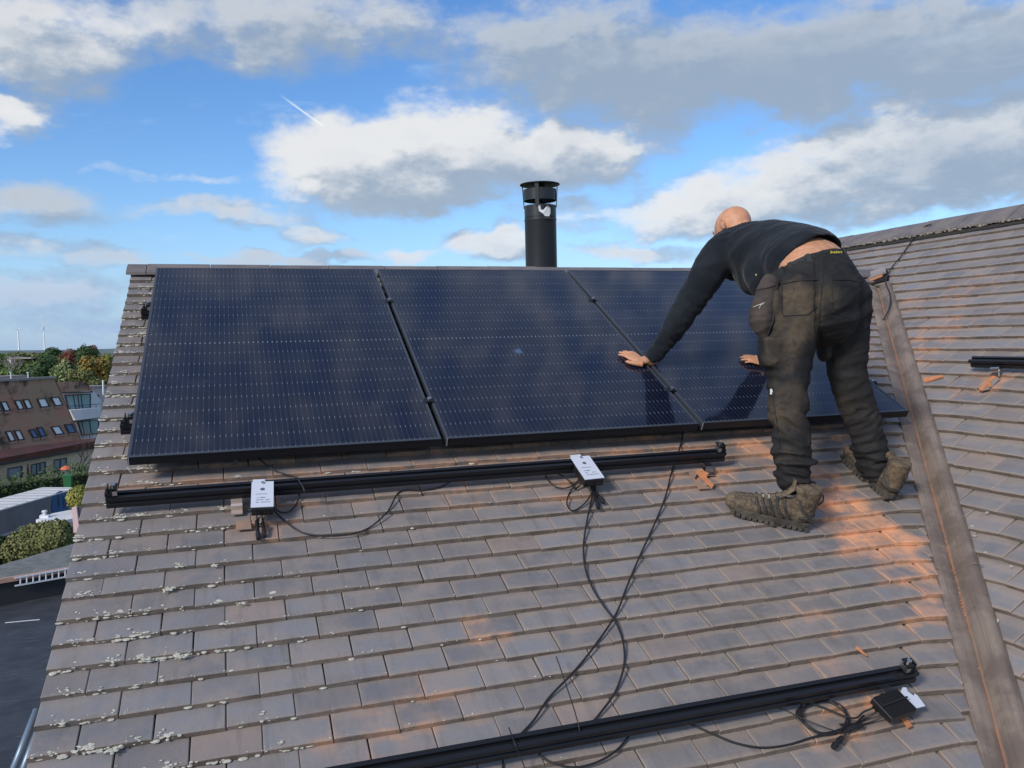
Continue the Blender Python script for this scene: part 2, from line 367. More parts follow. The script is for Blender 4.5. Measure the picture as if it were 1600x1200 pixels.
def valley_fn(T, b):
    p = pos(T)
    uvn = T.node('ShaderNodeUVMap', uv_map='UVMap').outputs[0]; uv = T.node('ShaderNodeSeparateXYZ', {0: uvn})
    n1 = T.noise(p, 6, 6, .65); n2 = T.noise(p, 28, 5, .65)
    st = T.node('ShaderNodeMapping', {'Vector': uvn, 'Scale': (9, 1.1, 1)}).outputs[0]; ns = T.noise(st, 3, 5, .6, .8)
    c = T.mix(T.ramp(n1, .38, .62), (.155, .118, .095), (.25, .195, .155))
    c = T.mix(T.ramp(ns, .45, .7, 0, .5), c, (.095, .078, .070))
    c = T.mix(T.ramp(n2, .62, .75, 0, .5), c, (.32, .26, .2))
    ed = T.math('ABSOLUTE', T.math('SUBTRACT', uv.outputs[0], .5))
    cr = T.ramp(T.math('ADD', ed, T.math('MULTIPLY', T.math('SUBTRACT', n2, .5), .06)), .02, .07, 1, 0)
    c = T.mix(T.math('MULTIPLY', cr, .45), c, (.33, .22, .15))
    cr2 = T.ramp(T.math('ADD', ed, T.math('MULTIPLY', T.math('SUBTRACT', n2, .5), .05)), .008, .035, 1, 0)
    along = T.ramp(T.noise(T.node('ShaderNodeCombineXYZ', {0: uv.outputs[1]}).outputs[0], 4.2, 3, .6), .42, .55)
    c = T.mix(T.math('MULTIPLY', T.math('MULTIPLY', cr2, along), .85), c, (.50, .21, .11))
    T.l.new(c, b.inputs['Base Color']); bump(T, b, T.math('ADD', n2, ns), .25, .004)
MT['valley'] = mat('weathered_zinc', rough=.62, spec=.5, fn=valley_fn)
def panel_fn(T, b):
    uvn = T.node('ShaderNodeUVMap', uv_map='UVMap').outputs[0]; uv = T.node('ShaderNodeSeparateXYZ', {0: uvn})   # metres on the glass
    W_, H_ = 1.112, 1.700
    x, y = uv.outputs[0], uv.outputs[1]
    u6 = T.math('MULTIPLY', x, 6/W_); v18 = T.math('MULTIPLY', y, 18/H_)
    wire = T.math('ABSOLUTE', T.math('SUBTRACT', T.math('FRACT', T.math('MULTIPLY', x, 54/W_)), .5))
    wl = T.ramp(wire, .020, .045, 1, 0)
    fr = T.math('ABSOLUTE', T.math('SUBTRACT', T.math('FRACT', T.math('ADD', v18, .5)), .5))       # distance to a row joint
    dash = T.math('MULTIPLY', T.ramp(wire, .045, .085, 1, 0), T.ramp(fr, .05, .10, 1, 0))
    cg = T.math('ABSOLUTE', T.math('SUBTRACT', T.math('FRACT', T.math('ADD', u6, .5)), .5))
    midl = T.ramp(T.math('ABSOLUTE', T.math('SUBTRACT', y, H_/2)), .004, .007, 1, 0)
    cell = T.node('ShaderNodeCombineXYZ', {0: T.math('FLOOR', u6), 1: T.math('FLOOR', v18)}).outputs[0]
    rc = T.node('ShaderNodeTexWhiteNoise', {'Vector': cell}, noise_dimensions='3D').outputs['Value']
    base = T.mix(rc, (.0065, .0090, .022), (.0085, .0115, .027))
    base = T.mix(T.math('MULTIPLY', T.math('MAXIMUM', T.ramp(cg, .010, .018, 1, 0), T.ramp(fr, .012, .02, 1, 0)), .7), base, (.005, .007, .015))
    base = T.mix(T.math('MULTIPLY', wl, .40), base, (.09, .11, .16))
    base = T.mix(T.math('MULTIPLY', dash, .54), base, (.24, .28, .36))
    base = T.mix(T.math('MULTIPLY', midl, T.math('MULTIPLY', T.ramp(wire, .1, .2, 1, 0), .25)), base, (.4, .45, .5))
    p = pos(T); d = T.math('MULTIPLY', T.ramp(T.noise(p, 3.5, 6, .7), .55, .8), .05); base = T.mix(d, base, (.4, .42, .45))
    sm = T.node('ShaderNodeVectorMath', {0: p, 1: tuple(rp(810, 548, 0))}, operation='DISTANCE').outputs['Value']
    wob = T.math('ADD', sm, T.math('MULTIPLY', T.math('SUBTRACT', T.noise(p, 45, 5, .7), .5), .06))
    base = T.mix(T.ramp(wob, .008, .034, .40, 0), base, (.12, .24, .42))
    T.l.new(base, b.inputs['Base Color'])
    T.l.new(T.ramp(T.noise(p, 2.2, 4, .6), .3, .8, .055, .11), b.inputs['Roughness'])
MT['cells'] = mat('solar_glass', rough=.07, spec=.5, coat=0.0, fn=panel_fn)

# ------------------------------------------------------------------ the house and its roofs
house = empty('house', R(1.5, .3, -.6)); tag(house, 'house with brown grey tiled roof, wing on the right and zinc valley between', 'house')
def deck(name, P, N_, t=.05):
    b = MB(); top = [V(p) for p in P]; n = len(top)
    b.add(top+[p-N_*t for p in top], [tuple(range(n)), tuple(range(n, 2*n))[::-1]]+[(k, n+k, n+(k+1) % n, (k+1) % n) for k in range(n)])
    return b
VB = -2.3                                               # lower end of what is built of the roof
main_roof = deck('main_roof', [R(-.125, VB, -.145), R(VK*VB+VU+.05, VB, -.145), R(VK*1.98+VU+.05, 1.98, -.145), R(-.125, 1.98, -.145)], EN).build('main_roof', MT['deck'], house)
def vy(w_):
    """y of the valley at slope distance w_ on the side roof"""
    t = w_/ (vdir.dot(SS)); return VA.y + vdir.y*t
WT = 2.14
SR = .0
yR = VA.y + (R(VK*1.98+VU, 1.98, -.11)-VA).y            # where the main ridge meets the wing
wR = (R(VK*1.98+VU, 1.98, -.11)-VA).dot(SS)
side_roof = deck('side_roof', [S(WT, -2.6, -.03), S(WT, 4.2, -.03), S(-.2, 4.2, -.03) if False else S(wR-.1, 4.2, -.03), S(wR-.1, yR-.08, -.03), S(-1.6, vy(-1.6)-.05, -.03), S(-1.6, -2.6, -.03)], N2).build('side_roof', MT['deck'], house)
gw = MB(); gw.prism([R(-.10, VB, -.2), R(-.10, 1.95, -.2), V((-.10, 1.95*EV.y, -12.6)), V((-.10, VB*EV.y, -12.6))], None, V((5.6, 0, 0)))
gw.build('wall', mat('house_brick', **mottle((.24, .15, .11), (.30, .2, .15), 8, .9)), house)
bk = deck('rear_roof', [R(-.125, 1.98, -.145), R(4.8, 1.98, -.145), V((4.8, 1.98*EV.y+2.4, R(0, 1.98).z-1.5)), V((-.125, 1.98*EV.y+2.4, R(0, 1.98).z-1.5))], V((0, .5, .85))).build('rear_roof', MT['tile'], house)

TW, TG, TT = .1765, .0912, .0158
def tile_mesh(wd, seed, ln=.125, flange=False):
    rs = random.Random(seed); j = lambda s: rs.uniform(-s, s)
    hw = wd/2-rs.uniform(.0006, .0022); c = .0022; b = MB()
    x0, x1 = -hw+j(.0007), hw+j(.0007); y0a, y0b = j(.0022), j(.0022); tz = TT+j(.0013); cr = .0012+j(.0006)
    xs = [x0, x0+c, (x0+x1)/2, x1-c, x1]; ya = lambda x: y0a+(y0b-y0a)*(x-x0)/(x1-x0)
    zt = [tz-c, tz, tz+cr, tz, tz-c]
    vs = []
    for x in xs: vs.append((x, ya(x), 0))
    for x, z in zip(xs, zt): vs.append((x, ya(x), z-c*.9 if z > tz-c else z-.001))
    for x, z in zip(xs, zt): vs.append((x, ya(x)+c, z))
    for x, z in zip(xs, zt): vs.append((x, ln, z))
    for x in xs: vs.append((x, ln, 0))
    fs = []
    for r_ in range(4):
        for k in range(4): a = r_*5+k; fs.append((a, a+1, a+6, a+5))
    fs += [(0, 5, 10, 15, 20), (4, 24, 19, 14, 9), (0, 20, 21, 22, 23, 24, 4, 3, 2, 1)]
    b.add(vs, fs)
    if flange:                                           # the leg of a verge tile that hangs over the gable
        b.add([(x0, y0a, tz-.003), (x0, ln, tz-.003), (x0, ln, -.062), (x0, y0a, -.062), (x0+.012, y0a, 0), (x0+.012, ln, 0), (x0+.012, ln, -.062), (x0+.012, y0a, -.062)],
              [(0,1,2,3), (4,7,6,5), (0,3,7,4), (3,2,6,7), (1,5,6,2)])
    return b, x0, x1
def tile_data(wd, seed, flange=False, ln=.125):
    b, x0, x1 = tile_mesh(wd, seed, ln, flange)
    me = bpy.data.meshes.new('tile'); me.from_pydata([tuple(v) for v in b.v], [], b.f); me.materials.append(MT['tile'])
    uv = me.uv_layers.new(name='UVMap')
    for l in me.loops:
        co = me.vertices[l.vertex_index].co; uv.data[l.index].uv = ((co.x-x0)/(x1-x0), 0 if l.vertex_index < 10 else .02 if l.vertex_index < 15 else max(0, co.y)/ln)
    me.update(); return me
DATA = {}
def tdata(wd, var, fl=False):
    k = (round(wd, 3), var, fl)
    if k not in DATA: DATA[k] = tile_data(wd, hash(k) % 9999, fl)
    return DATA[k]
alpha = math.atan(.0160/TG)
def frame(origin, X, Y, yaw=0, lift=0, roll=0, al=alpha):
    Z = X.cross(Y); m_ = Matrix((X, Y, Z)).transposed()
    m_ = m_ @ Matrix.Rotation(yaw, 3, 'Z') @ Matrix.Rotation(-al+lift, 3, 'X') @ Matrix.Rotation(roll, 3, 'Y')
    m_ = m_.to_4x4(); m_.translation = origin; return m_
def cam_px(p):
    d = p-CAM; z = d.dot(FF)
    if z < .1: return None
    return 800+FPX*d.dot(RR)/z, 600-FPX*d.dot(UU)/z, z
specs = []                                               # (roof, matrix, width, flange, score)
GAP = [tuple(onroof(382, 822)), tuple(onroof(1085, 748))]
random.seed(11)
k = -19
while True:
    v0 = -.572+.0036+TG*(k+4)-.0 ; k += 1
    if v0 > 1.93: break
    row = k-1
    even = (row % 2 == 0)
    u = -.144; first = True
    nextj = -.036 if even else .0525
    while u < VK*v0+VU-.03:
        wd = nextj-u if first else TW
        uc = u+wd/2
        d = VK*v0+VU-(u+wd)
        yaw = uni(-.007, .007); vv = v0+uni(-.0018, .0018)
        gapv = uni(-.0006, .0010)
        if d < .12: yaw -= math.radians(7.5); vv -= .008
        if any(abs(uc-g[0]) < .09 and 0 < g[1]-v0 < TG for g in GAP[:1]): pass
        mtx = frame(R(uc, vv, TH-TT+gapv), EX, EV, yaw, uni(-.012, .010), uni(-.007, .007))
        specs.append(['main_roof', mtx, wd, first, R(uc, v0+.04, TH), (uc, v0)])
        u += wd; first = False
    
SG = .1075
kk = 0; w0 = -1.6
w0 = .5495-.0-SG*20
while w0 < 2.03:
    row = round((w0-.5495)/SG)
    base = .322 if row % 2 == 0 else .322+TW/2
    n0 = math.ceil((-2.6-base)/.186)
    y = base+n0*.186
    lim = vy(w0+.02) if w0 < wR else 4.1
    while y < lim+.02:
        yc = y+.093; d = lim-(y+.186)
        yaw = uni(-.007, .007); ww = w0+uni(-.002, .002)
        if d < .12 and w0 < wR: yaw += math.radians(4); ww -= .003
        # the wing's x axis runs towards -Y
        mtx = frame(S(ww, yc, -TT+.004+uni(-.001, .001)) if False else VA+SS*ww+V((0, yc-VA.y, 0))+N2*(-TT+.004+uni(-.0008, .001)), V((0, -1, 0)), SS, yaw, uni(-.005, .005), uni(-.003, .003), math.atan(.0160/SG))
        specs.append(['side_roof', mtx, .186, False, VA+SS*(w0+.04)+V((0, yc-VA.y, 0)), (w0, yc)])
        y += .186
    w0 += SG
def seen(s):
    q = cam_px(s[4])
    if not q: return 0
    x, y, z = q
    if not (-20 < x < 1620 and -20 < y < 1230): return 0
    if s[0] == 'main_roof':
        u_, v_ = s[5]
        if 0.04 < u_ < 3.3 and -.06 < v_: return 0
        return 1/z**2
    return .75/z**2
sco = sorted([(seen(s), i) for i, s in enumerate(specs)], reverse=True)
pick = set(i for c, i in sco[:300] if c > 0)
LEDGE = []
rest = {'main_roof': [], 'side_roof': []}
for i, s in enumerate(specs):
    hk = onroof(380, 826)
    if s[0] == 'main_roof' and abs(s[5][0]-hk[0]) < .10 and abs(s[5][1]-(hk[1]-.02)) < .05: HK1 = s; 
    if i in pick:
        par = main_roof if s[0] == 'main_roof' else side_roof
        o = bpy.data.objects.new('verge_tile' if s[3] else 'tile', tdata(s[2], random.randrange(9), s[3]))
        COL.objects.link(o); o.parent = par
        mm = s[1].copy(); mm.translation = mm.translation-wloc(par); o.matrix_local = mm
    else: rest[s[0]].append(s)
for key, par in (('main_roof', main_roof), ('side_roof', side_roof)):
    vs, fs, uvs, cols = [], [], [], []
    for s in rest[key]:
        me = tdata(s[2], random.randrange(9), s[3]); b = len(vs); r_ = rnd()
        vs += [s[1] @ v.co-wloc(par) for v in me.vertices]; cols += [r_]*len(me.vertices)
        for p in me.polygons: fs.append(tuple(b+i_ for i_ in p.vertices))
        uvs += [tuple(d.uv) for d in me.uv_layers[0].data]
    me = bpy.data.meshes.new('roof_tiles'); me.from_pydata([tuple(v) for v in vs], [], fs); me.materials.append(MT['tile'])
    uv = me.uv_layers.new(name='UVMap'); uv.data.foreach_set('uv', [c for u_ in uvs for c in u_])
    at = me.attributes.new('rnd', 'FLOAT', 'POINT'); at.data.foreach_set('value', cols)
    o = bpy.data.objects.new('small_tiles', me); COL.objects.link(o); o.parent = par; o['kind'] = 'stuff'

# ridge caps of the main roof
def cap(p0, along, dn1, dn2, name='ridge_tile', parent=house, L=.325, wing=.135, t=.014):
    """a two-winged ridge tile; p0 apex at one end"""
    b = MB(); prof = []
    up = (-(dn1+dn2)).normalized()
    for s_ in range(-4, 5):
        f = abs(s_)/4; d = dn1 if s_ < 0 else dn2
        q = d*wing*f
        if f < .3: q = q-up*(.3-f)*.03
        prof.append(q)
    out = [p0+q for q in prof]; inn = [p0+q-up*t for q in prof]
    n = len(out); vs = out+inn+[v+along*L for v in out]+[v+along*L for v in inn]
    fs = []
    for k_ in range(n-1):
        fs += [(k_, k_+1, 2*n+k_+1, 2*n+k_), (n+k_, 3*n+k_, 3*n+k_+1, n+k_+1), (k_, n+k_, n+k_+1, k_+1), (2*n+k_, 2*n+k_+1, 3*n+k_+1, 3*n+k_)]
    fs += [(0, 2*n, 3*n, n), (n-1, 2*n-1, 4*n-1, 3*n-1)]
    b.add(vs, fs); return b.build(name, MT['ridge'], parent)
apex = R(0, 2.005, -.088)
back = V((0, math.cos(PT), -math.sin(PT)))
u = -.165; i = 0
while u < 4.85:
    L = .10 if i == 0 else .325
    cap(V((u, apex.y, apex.z+uni(-.002, .002))), EX, -EV, back, L=L-.004)
    u += L; i += 1
# ridge caps of the wing
WAP = S(2.235, 0, .030)
y = -2.6
back2 = V((.819, 0, -.574))
while y < 4.1:
    cap(V((WAP.x, y, WAP.z+uni(-.003, .003))), V((0, 1, 0)), -SS, back2, L=.395, wing=.19)
    y += .40
mb = MB(); random.seed(5)
for i in range(420):
    y = uni(-1.5, 3.6); c = S(2.045+uni(-.015, .012), y, .012+uni(0, .012)); r_ = uni(.005, .014)
    mb.ell(c, V((r_, 0, 0)), V((0, r_*uni(.8, 2), 0)), V((0, 0, r_*.7)), 6, 4)
o = mb.build('ridge_mortar', MT['mortar'], house); o['kind'] = 'stuff'
mb = MB(); mb.box(S(2.03, .8, -.005), V((0, 3.3, 0)), SS*.03, N2*.012); mb.build('ridge_bedding', MT['deck'], house)
wing_back = deck('x', [S(WT, -2.6, -.03), S(WT, 4.2, -.03), S(WT, 4.2, -.03)+back2*2.5, S(WT, -2.6, -.03)+back2*2.5], V((.574, 0, .819))).build('wing_rear_roof', MT['tile'], house)

# valley gutter sheet
def valley():
    vs, fs, uvs = [], [], []
    N = 60; prof = []
    # profile: left wing on the main roof, crease, right wing on the side roof
    for i in range(N+1):
        t = i/N; v = -2.25+t*(1.66+2.25)
        crease = R(VK*v+VU, v, -.11)
        up = (EN+N2).normalized()
        a = (EX-vdir*EX.dot(vdir)); a = (a-EN*a.dot(EN)).normalized()   # across, in main plane
        c = (SS-vdir*SS.dot(vdir)).normalized()
        wl, wr = .070, .092
        row = []
        wob = .002*math.sin(i*1.7)+.0015*math.sin(i*.6)
        for k_ in range(13):
            s_ = (k_-6)/6
            hump = math.sin(min(1, abs(s_))*math.pi*.75)*.012
            if s_ < 0: p = crease-a*wl*abs(s_)+EN*(.006+hump*.6)
            else: p = crease+c*wr*abs(s_)+N2*(.006+hump*2.0)
            if k_ == 0: p = p-EN*.006
            if k_ == 12: p = p-N2*.016
            row.append(p+up*wob)
        edge = [row[0]-EN*.02]+row+[row[-1]-N2*.02]
        vs += edge
        uvs += [(max(0, min(1, (k_-1)/12)), v) for k_ in range(15)]
    for i in range(N):
        for k_ in range(14): a_ = i*15+k_; fs.append((a_, a_+1, a_+16, a_+15))
    b = MB(); b.add(vs, fs); o = b.build('valley_gutter', MT['valley'], house, smooth=True, auto=50)
    uv = o.data.uv_layers.new(name='UVMap')
    for l in o.data.loops: uv.data[l.index].uv = uvs[l.vertex_index]
    # laps where one length of sheet covers the next
    for v in (1.35, -.95):
        b = MB(); pts = []
        up = (EN+N2).normalized(); crease = R(VK*v+VU, v, -.11); a = EX-vdir*EX.dot(vdir); a = (a-EN*a.dot(EN)).normalized(); c = (SS-vdir*SS.dot(vdir)).normalized()
        row = []
        for k_ in range(13):
            s_ = (k_-6)/6; hump = math.sin(min(1, abs(s_))*math.pi*.75)*.012
            row.append(crease-a*.081*abs(s_)+EN*(.0085+hump*.6) if s_ < 0 else crease+c*.104*abs(s_)+N2*(.0085+hump*2.0-(.014 if k_ == 12 else 0)))
        b.tube(row, .0018, 5); b.build('sheet_lap', MT['valley'], o)
    b = MB(); random.seed(3)
    for i in range(300):
        v = uni(-1.75, 1.35)
        if math.sin(v*5.2)+.5*math.sin(v*13+1) < uni(-.9, .6): continue
        crease = R(VK*v+VU, v, -.11); up = (EN+N2).normalized(); r_ = uni(.0012, .0038)
        c = crease+up*.008+EX*uni(-.011, .011)
        b.ell(c, V((r_, 0, 0)), V((0, r_, 0)), V((0, 0, r_*.7)), 5, 4)
    d = b.build('clay_crumbs', MT['orange'], house); d['kind'] = 'stuff'
valley()
# the open end of the valley: dark slab for the shade under a lifted tile
def sslab(name, px, h0, h1, m_, parent):
    top = [sp(x, y, h1) for x, y in px]; n = len(top); b = MB(); b.add(top+[p-N2*(h1-h0) for p in top], [tuple(range(n)), tuple(range(n, 2*n))[::-1]]+[(k_, n+k_, n+(k_+1) % n, (k_+1) % n) for k_ in range(n)])
    o = b.build(name, m_, parent); o.data.uv_layers.new(name='UVMap'); return o
GAP_SHADE = mat('gap_shade', (.006, .005, .005), .95)
sslab('gap_shade_slab', [(1352,447),(1388,436),(1386,421),(1372,424),(1354,436)], -.02, .014, GAP_SHADE, house)
sslab('lifted_tile', [(1350,437),(1384,424),(1383,417),(1350,427)], .026, .040, MT['tile'], house)
sslab('broken_edge', [(1353,441),(1378,431),(1379,428.5),(1353,438)], .018, .026, MT['orange'], house)

# lichen crusts along the left of the roof
mb = MB(); random.seed(21)
def crust(c, r_, flat=.35):
    mb.ell(c, EX*r_*uni(.8, 1.7), EV*r_*uni(.5, .9), EN*r_*flat, 7, 4)
for s in specs:
    if s[0] != 'main_roof' or seen(s) == 0 and s[5][1] < 1.9 and s[5][0] > .1: continue
    uc, v0 = s[5]
    dens = 36*math.exp(-max(0, uc+.05)/.20)*(.35+rnd())+7*math.exp(-uc/.7)*rnd()
    n = int(dens*(rnd()**1.3)*1.6)
    if n == 0: continue
    cx_ = uc+uni(-.08, .08); spread = uni(.03, .08)
    for i in range(n):
        x = random.gauss(cx_, spread)
        if x < -.138: continue
        where = rnd()
        if where < .8: c = R(x, v0+uni(-.002, .007)+TG, TH-.013+uni(0, .006)); r_ = uni(.002, .0095)
        else: c = R(x, v0+uni(0, .01), TH+.0005); r_ = uni(.0015, .005)
        crust(c, r_, .28)
for i in range(330):
    u_ = -.13+abs(random.gauss(0, .22)); v = uni(-1.95, 1.8); row = math.floor((v+.5684)/TG); v0 = -.5684+row*TG
    r_ = uni(.003, .011)
    for q in range(5): crust(R(u_+random.gauss(0, r_), v0+abs(random.gauss(0, .012)), TH-.0006), r_*uni(.3, .7), .15)
for i in range(420):                                     # single pale spots further in
    x, v = abs(random.gauss(.4, .7)), uni(-1.9, -.1)
    r_ = uni(.0012, .0035); row = math.floor((v+.572-.0036)/TG); v0 = -.5684+row*TG
    crust(R(x, v0+uni(0, .012), TH+.0005), r_)
for (x, y, r_) in ((262,920,.013),(283,1025,.014),(172,1172,.013),(440,1160,.006),(380,942,.008),(408,655,.01),(336,883,.008),(230,1030,.008)):
    c = rp(x, y, TH+.002)
    for i in range(26): crust(c+EX*random.gauss(0, r_*.8)+EV*random.gauss(0, r_*.35), r_*uni(.18, .42), .5)
for (x, y, r_) in ((1555,970,.010),(1540,863,.004),(1542,801,.005),(1523,837,.005),(1580,885,.004),(1519,822,.005)):
    for i in range(12):
        a = i/12*6.283; c = sp(x, y, .003)+V((0, math.cos(a), 0))*r_+SS*math.sin(a)*r_*.8
        mb.ell(c, SS*r_*.35, V((0, r_*.35, 0)), N2*.0015, 5, 4)
lich = mb.build('lichen', MT['lichen']); tag(lich, 'pale crusts of lichen growing along the tile edges on the left of the roof', 'lichen', kind='stuff')

# ------------------------------------------------------------------ solar panels
PW, PH, PG = 1.134, 1.722, .020
def bars(b, lo_u, hi_u, lo_v, hi_v, h0, h1, wl, mi=0):
    for (a, c, d, e) in ((lo_u, hi_u, lo_v, lo_v+wl), (lo_u, hi_u, hi_v-wl, hi_v), (lo_u, lo_u+wl, lo_v+wl, hi_v-wl), (hi_u-wl, hi_u, lo_v+wl, hi_v-wl)):
        b.cbox(R((a+c)/2, (d+e)/2, (h0+h1)/2), EX*(c-a)/2, EV*(e-d)/2, EN*(h1-h0)/2, .0008, mi)
lab = ['leftmost black solar panel, at the verge of the roof with the whole face in view', 'middle black solar panel, with the left hand of the crouching worker on its right edge', 'rightmost black solar panel, half hidden behind the legs of the worker']
lab[1] = 'middle black solar panel, below the chimney pipe, with a pale smudge on its glass'
for i in range(3):
    u0 = i*(PW+PG); dv = (0, -.001, .002)[i]
    t = empty('solar_panel', R(u0+PW/2, dv, -.035)); tag(t, lab[i], 'solar panel', 'solar panels mounted in a row on the roof')
    b = MB(); bars(b, u0, u0+PW, dv, PH+dv, -.035, 0, .011); fr = b.build('frame', MT['frame_glint'], t)
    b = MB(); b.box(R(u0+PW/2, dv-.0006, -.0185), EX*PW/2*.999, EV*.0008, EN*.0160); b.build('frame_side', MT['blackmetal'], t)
    b = MB(); b.box(R(u0+PW/2, PH/2+dv, -.0045), EX*(PW/2-.0112), EV*(PH/2-.0112), EN*.0025)
    g = b.build('glass', MT['cells'], t); uv = g.data.uv_layers.new(name='UVMap')
    for l in g.data.loops:
        p = g.data.vertices[l.vertex_index].co+wloc(t); uv.data[l.index].uv = (p.x-u0-.0112, p.dot(EV)-dv-.0112)
    b = MB()
    b.box(R(u0+.0035, dv-.0022, -.017), EX*.0012, EV*.0012, EN*.017); b.build('corner_joint', MT['alu'], t)
    b = MB(); b.box(R(u0+PW/2, PH*.75+dv, -.02), EX*.1, EV*.05, EN*.011); b.build('junction_box', MT['blackplastic'], t)

def railprof(a, b_, up, acr):
    """rail from a to b (top centre line); up = normal, acr = across"""
    hw, H = .020, .042
    P = [(-hw,0),(-.007,0),(-.007,-.010),(.007,-.010),(.007,0),(hw,0),(hw,-.013),(hw-.006,-.016),(hw-.006,-.024),(hw,-.027),(hw,-H),(-hw,-H),(-hw,-.027),(-hw+.006,-.024),(-hw+.006,-.016),(-hw,-.013)]
    b = MB(); b.prism([V(a)+acr*x+up*y for x, y in P], None, V(b_)-V(a)); return b
def clamp(parent, c, u_, v_, n_, name='end_clamp', flip=1):
    """small bracket with a bolt standing on a rail; u_ along the rail, v_ across"""
    b = MB()
    b.box(c+n_*.016, u_*.0022, v_*.016, n_*.016); b.box(c+n_*.031-u_*.008*flip, u_*.011, v_*.017, n_*.002)
    b.box(c+n_*.006+u_*.012*flip, u_*.010, v_*.014, n_*.006)
    b.box(c+n_*.022+u_*.012*flip, u_*.002, v_*.014, n_*.012)
    o = b.build(name, MT['blackmetal'], parent)
    b = MB(); b.tube([c+n_*.002-u_*.006*flip, c+n_*.037-u_*.006*flip], .0045, 8); b.tube([c+n_*.033-u_*.006*flip, c+n_*.041-u_*.006*flip], .0078, 8)
    b.box(c+n_*.012-u_*.008*flip, u_*.009, v_*.015, n_*.009)
    b.build('bolt', MT['steel'], o)
def midclamp(parent, c):
    b = MB(); b.cbox(c+EN*.003, EX*.020, EV*.016, EN*.003, .001); b.cbox(c+EN*.007, EX*.008, EV*.014, EN*.002, .001)
    o = b.build('mid_clamp', MT['blackmetal'], parent)
    b = MB(); b.tube([c+EN*.004, c+EN*.016], .0095, 10); b.build('bolt', MT['steel'], o)
def rail(label, v, u0, u1, h=-.035):
    t = empty('mounting_rail', R((u0+u1)/2, v, h-.042)); tag(t, label, 'mounting rail', 'black mounting rails for solar panels')
    railprof(R(u0, v, h), R(u1, v, h), EN, EV).build('profile', MT['blackmetal'], t); return t
r1 = rail('uppermost black mounting rail, only its left tip showing beside the left panel near the ridge', 1.285, -.046, 3.50)
r2 = rail('black mounting rail under the lower part of the panels, left tip beside the left panel', .285, -.05, 3.50)
r3 = rail('black mounting rail lying free just below the panels, carrying two white optimiser plates', -.165, -.055, 2.335)
r4 = rail('lowest black mounting rail, crossing the bottom of the roof below the long loose cables', -1.352, -.05, 2.335)
for t, v in ((r1, 1.285), (r2, .285)):
    midclamp(t, R(PW+PG/2, v, 0)); midclamp(t, R(2*PW+1.5*PG, v, 0))
    clamp(t, R(-.018, v, -.035), EX, EV, EN, flip=-1); clamp(t, R(3*PW+2*PG+.014, v, -.035), EX, EV, EN, flip=1)
clamp(r3, R(-.035, -.165, -.033), EX, EV, EN, flip=-1); clamp(r3, R(2.31, -.165, -.033), EX, EV, EN, flip=1)
clamp(r4, R(-.035, -1.352, -.033), EX, EV, EN, flip=-1); clamp(r4, R(2.30, -1.352, -.033), EX, EV, EN, flip=1)
def hook(parent, u, v, mt='steel', wd=.017):
    pts = [(0, -.080), (-.045, -.080), (-.052, -.086), (-.052, TH+.010), (-.045, TH+.004), (.06, TH+.001)]
    pts = [(-.02, -.079), (-.046, -.079), (-.052, -.084), (-.056, TH+.004), (-.075, TH+.003), (-.02, TH+.003)]
    b = MB()
    for (a, c), (d, e) in zip(pts[:-1], pts[1:]):
        p, q = R(u, v+a, c), R(u, v+d, e); dd = (q-p).normalized(); nn = EX.cross(dd)
        b.box((p+q)/2, EX*wd, dd*((q-p).length/2+.001), nn*.0022)
    o = b.build('roof_hook', MT[mt], parent)
    b = MB(); b.tube([R(u, v-.055, -.096), R(u, v-.036, -.096)], .0065, 8); b.build('bolt', MT['steel'], o)
MT['dullsteel'] = mat('worn_steel', (.62, .50, .42), .42, .6)
hook(r3, onroof(370, 795)[0], -.165, 'dullsteel', .019); hook(r3, onroof(1096, 725)[0], -.165); hook(r4, onroof(1375, 1078)[0]-.0, -1.352); hook(r4, .62, -1.352)
for u_ in (.35, 1.25, 2.1, 3.0): hook(r1, u_, 1.285); hook(r2, u_, .285)
# the rail on the side roof
rs = empty('mounting_rail', S(.55, -.6, .04)); tag(rs, 'short end of black mounting rail on the right hand roof at the picture edge', 'mounting rail', 'black mounting rails for solar panels')
a0 = sp(1516, 560, .075); 
railprof(V((a0.x, a0.y, a0.z)), V((a0.x, -1.9, a0.z)), N2, SS).build('profile', MT['blackmetal'], rs)
b = MB(); hp = sp(1560, 582, .03)
for (p, q) in ((sp(1548, 576, .045), sp(1562, 575, .045)), (sp(1560, 575, .045), sp(1560, 588, .012))):
    b.tube([p, q], .007, 6)
b.box(sp(1556, 578, .035), V((0, .03, 0)), SS*.012, N2*.003); b.build('roof_hook', MT['steel'], rs)

# the flashing under the first hook and the cut tiles showing fresh orange clay
def slab(name, P, N_, t, mt, parent, label=None):
    b = MB(); top = [V(p) for p in P]; n = len(top); b.add(top+[p-N_*t for p in top], [tuple(range(n)), tuple(range(n, 2*n))[::-1]]+[(k_, n+k_, n+(k_+1) % n, (k_+1) % n) for k_ in range(n)])
    o = b.build(name, MT[mt], parent)
    if label: o['label'] = label
    return o
uh, vh = onroof(378, 812)
slab('flashing', [rp(368,828,TH+.003), rp(393,826,TH+.003), rp(391,811,TH+.003), rp(369,813,TH+.003)], EN, .003, 'flashdust', main_roof)
def wedge(P, h, t, parent=main_roof): return slab('cut_tile_edge', [rp(x, y, h) for x, y in P], EN, t, 'orange', parent, 'freshly cut orange clay edge')
wedge([(1113,761),(1116,757),(1093,735),(1088,737)], TH+.008, .008)
slab('cut_bed', [rp(1085,748,TH+.003), rp(1111,763,TH+.003), rp(1092,764,TH+.003), rp(1076,738,TH+.003), rp(1092,735,TH+.003)], EN, .003, 'flashdust', main_roof)
wedge([(1098,735),(1108,739),(1105,743),(1095,739)], TH+.012, .008)
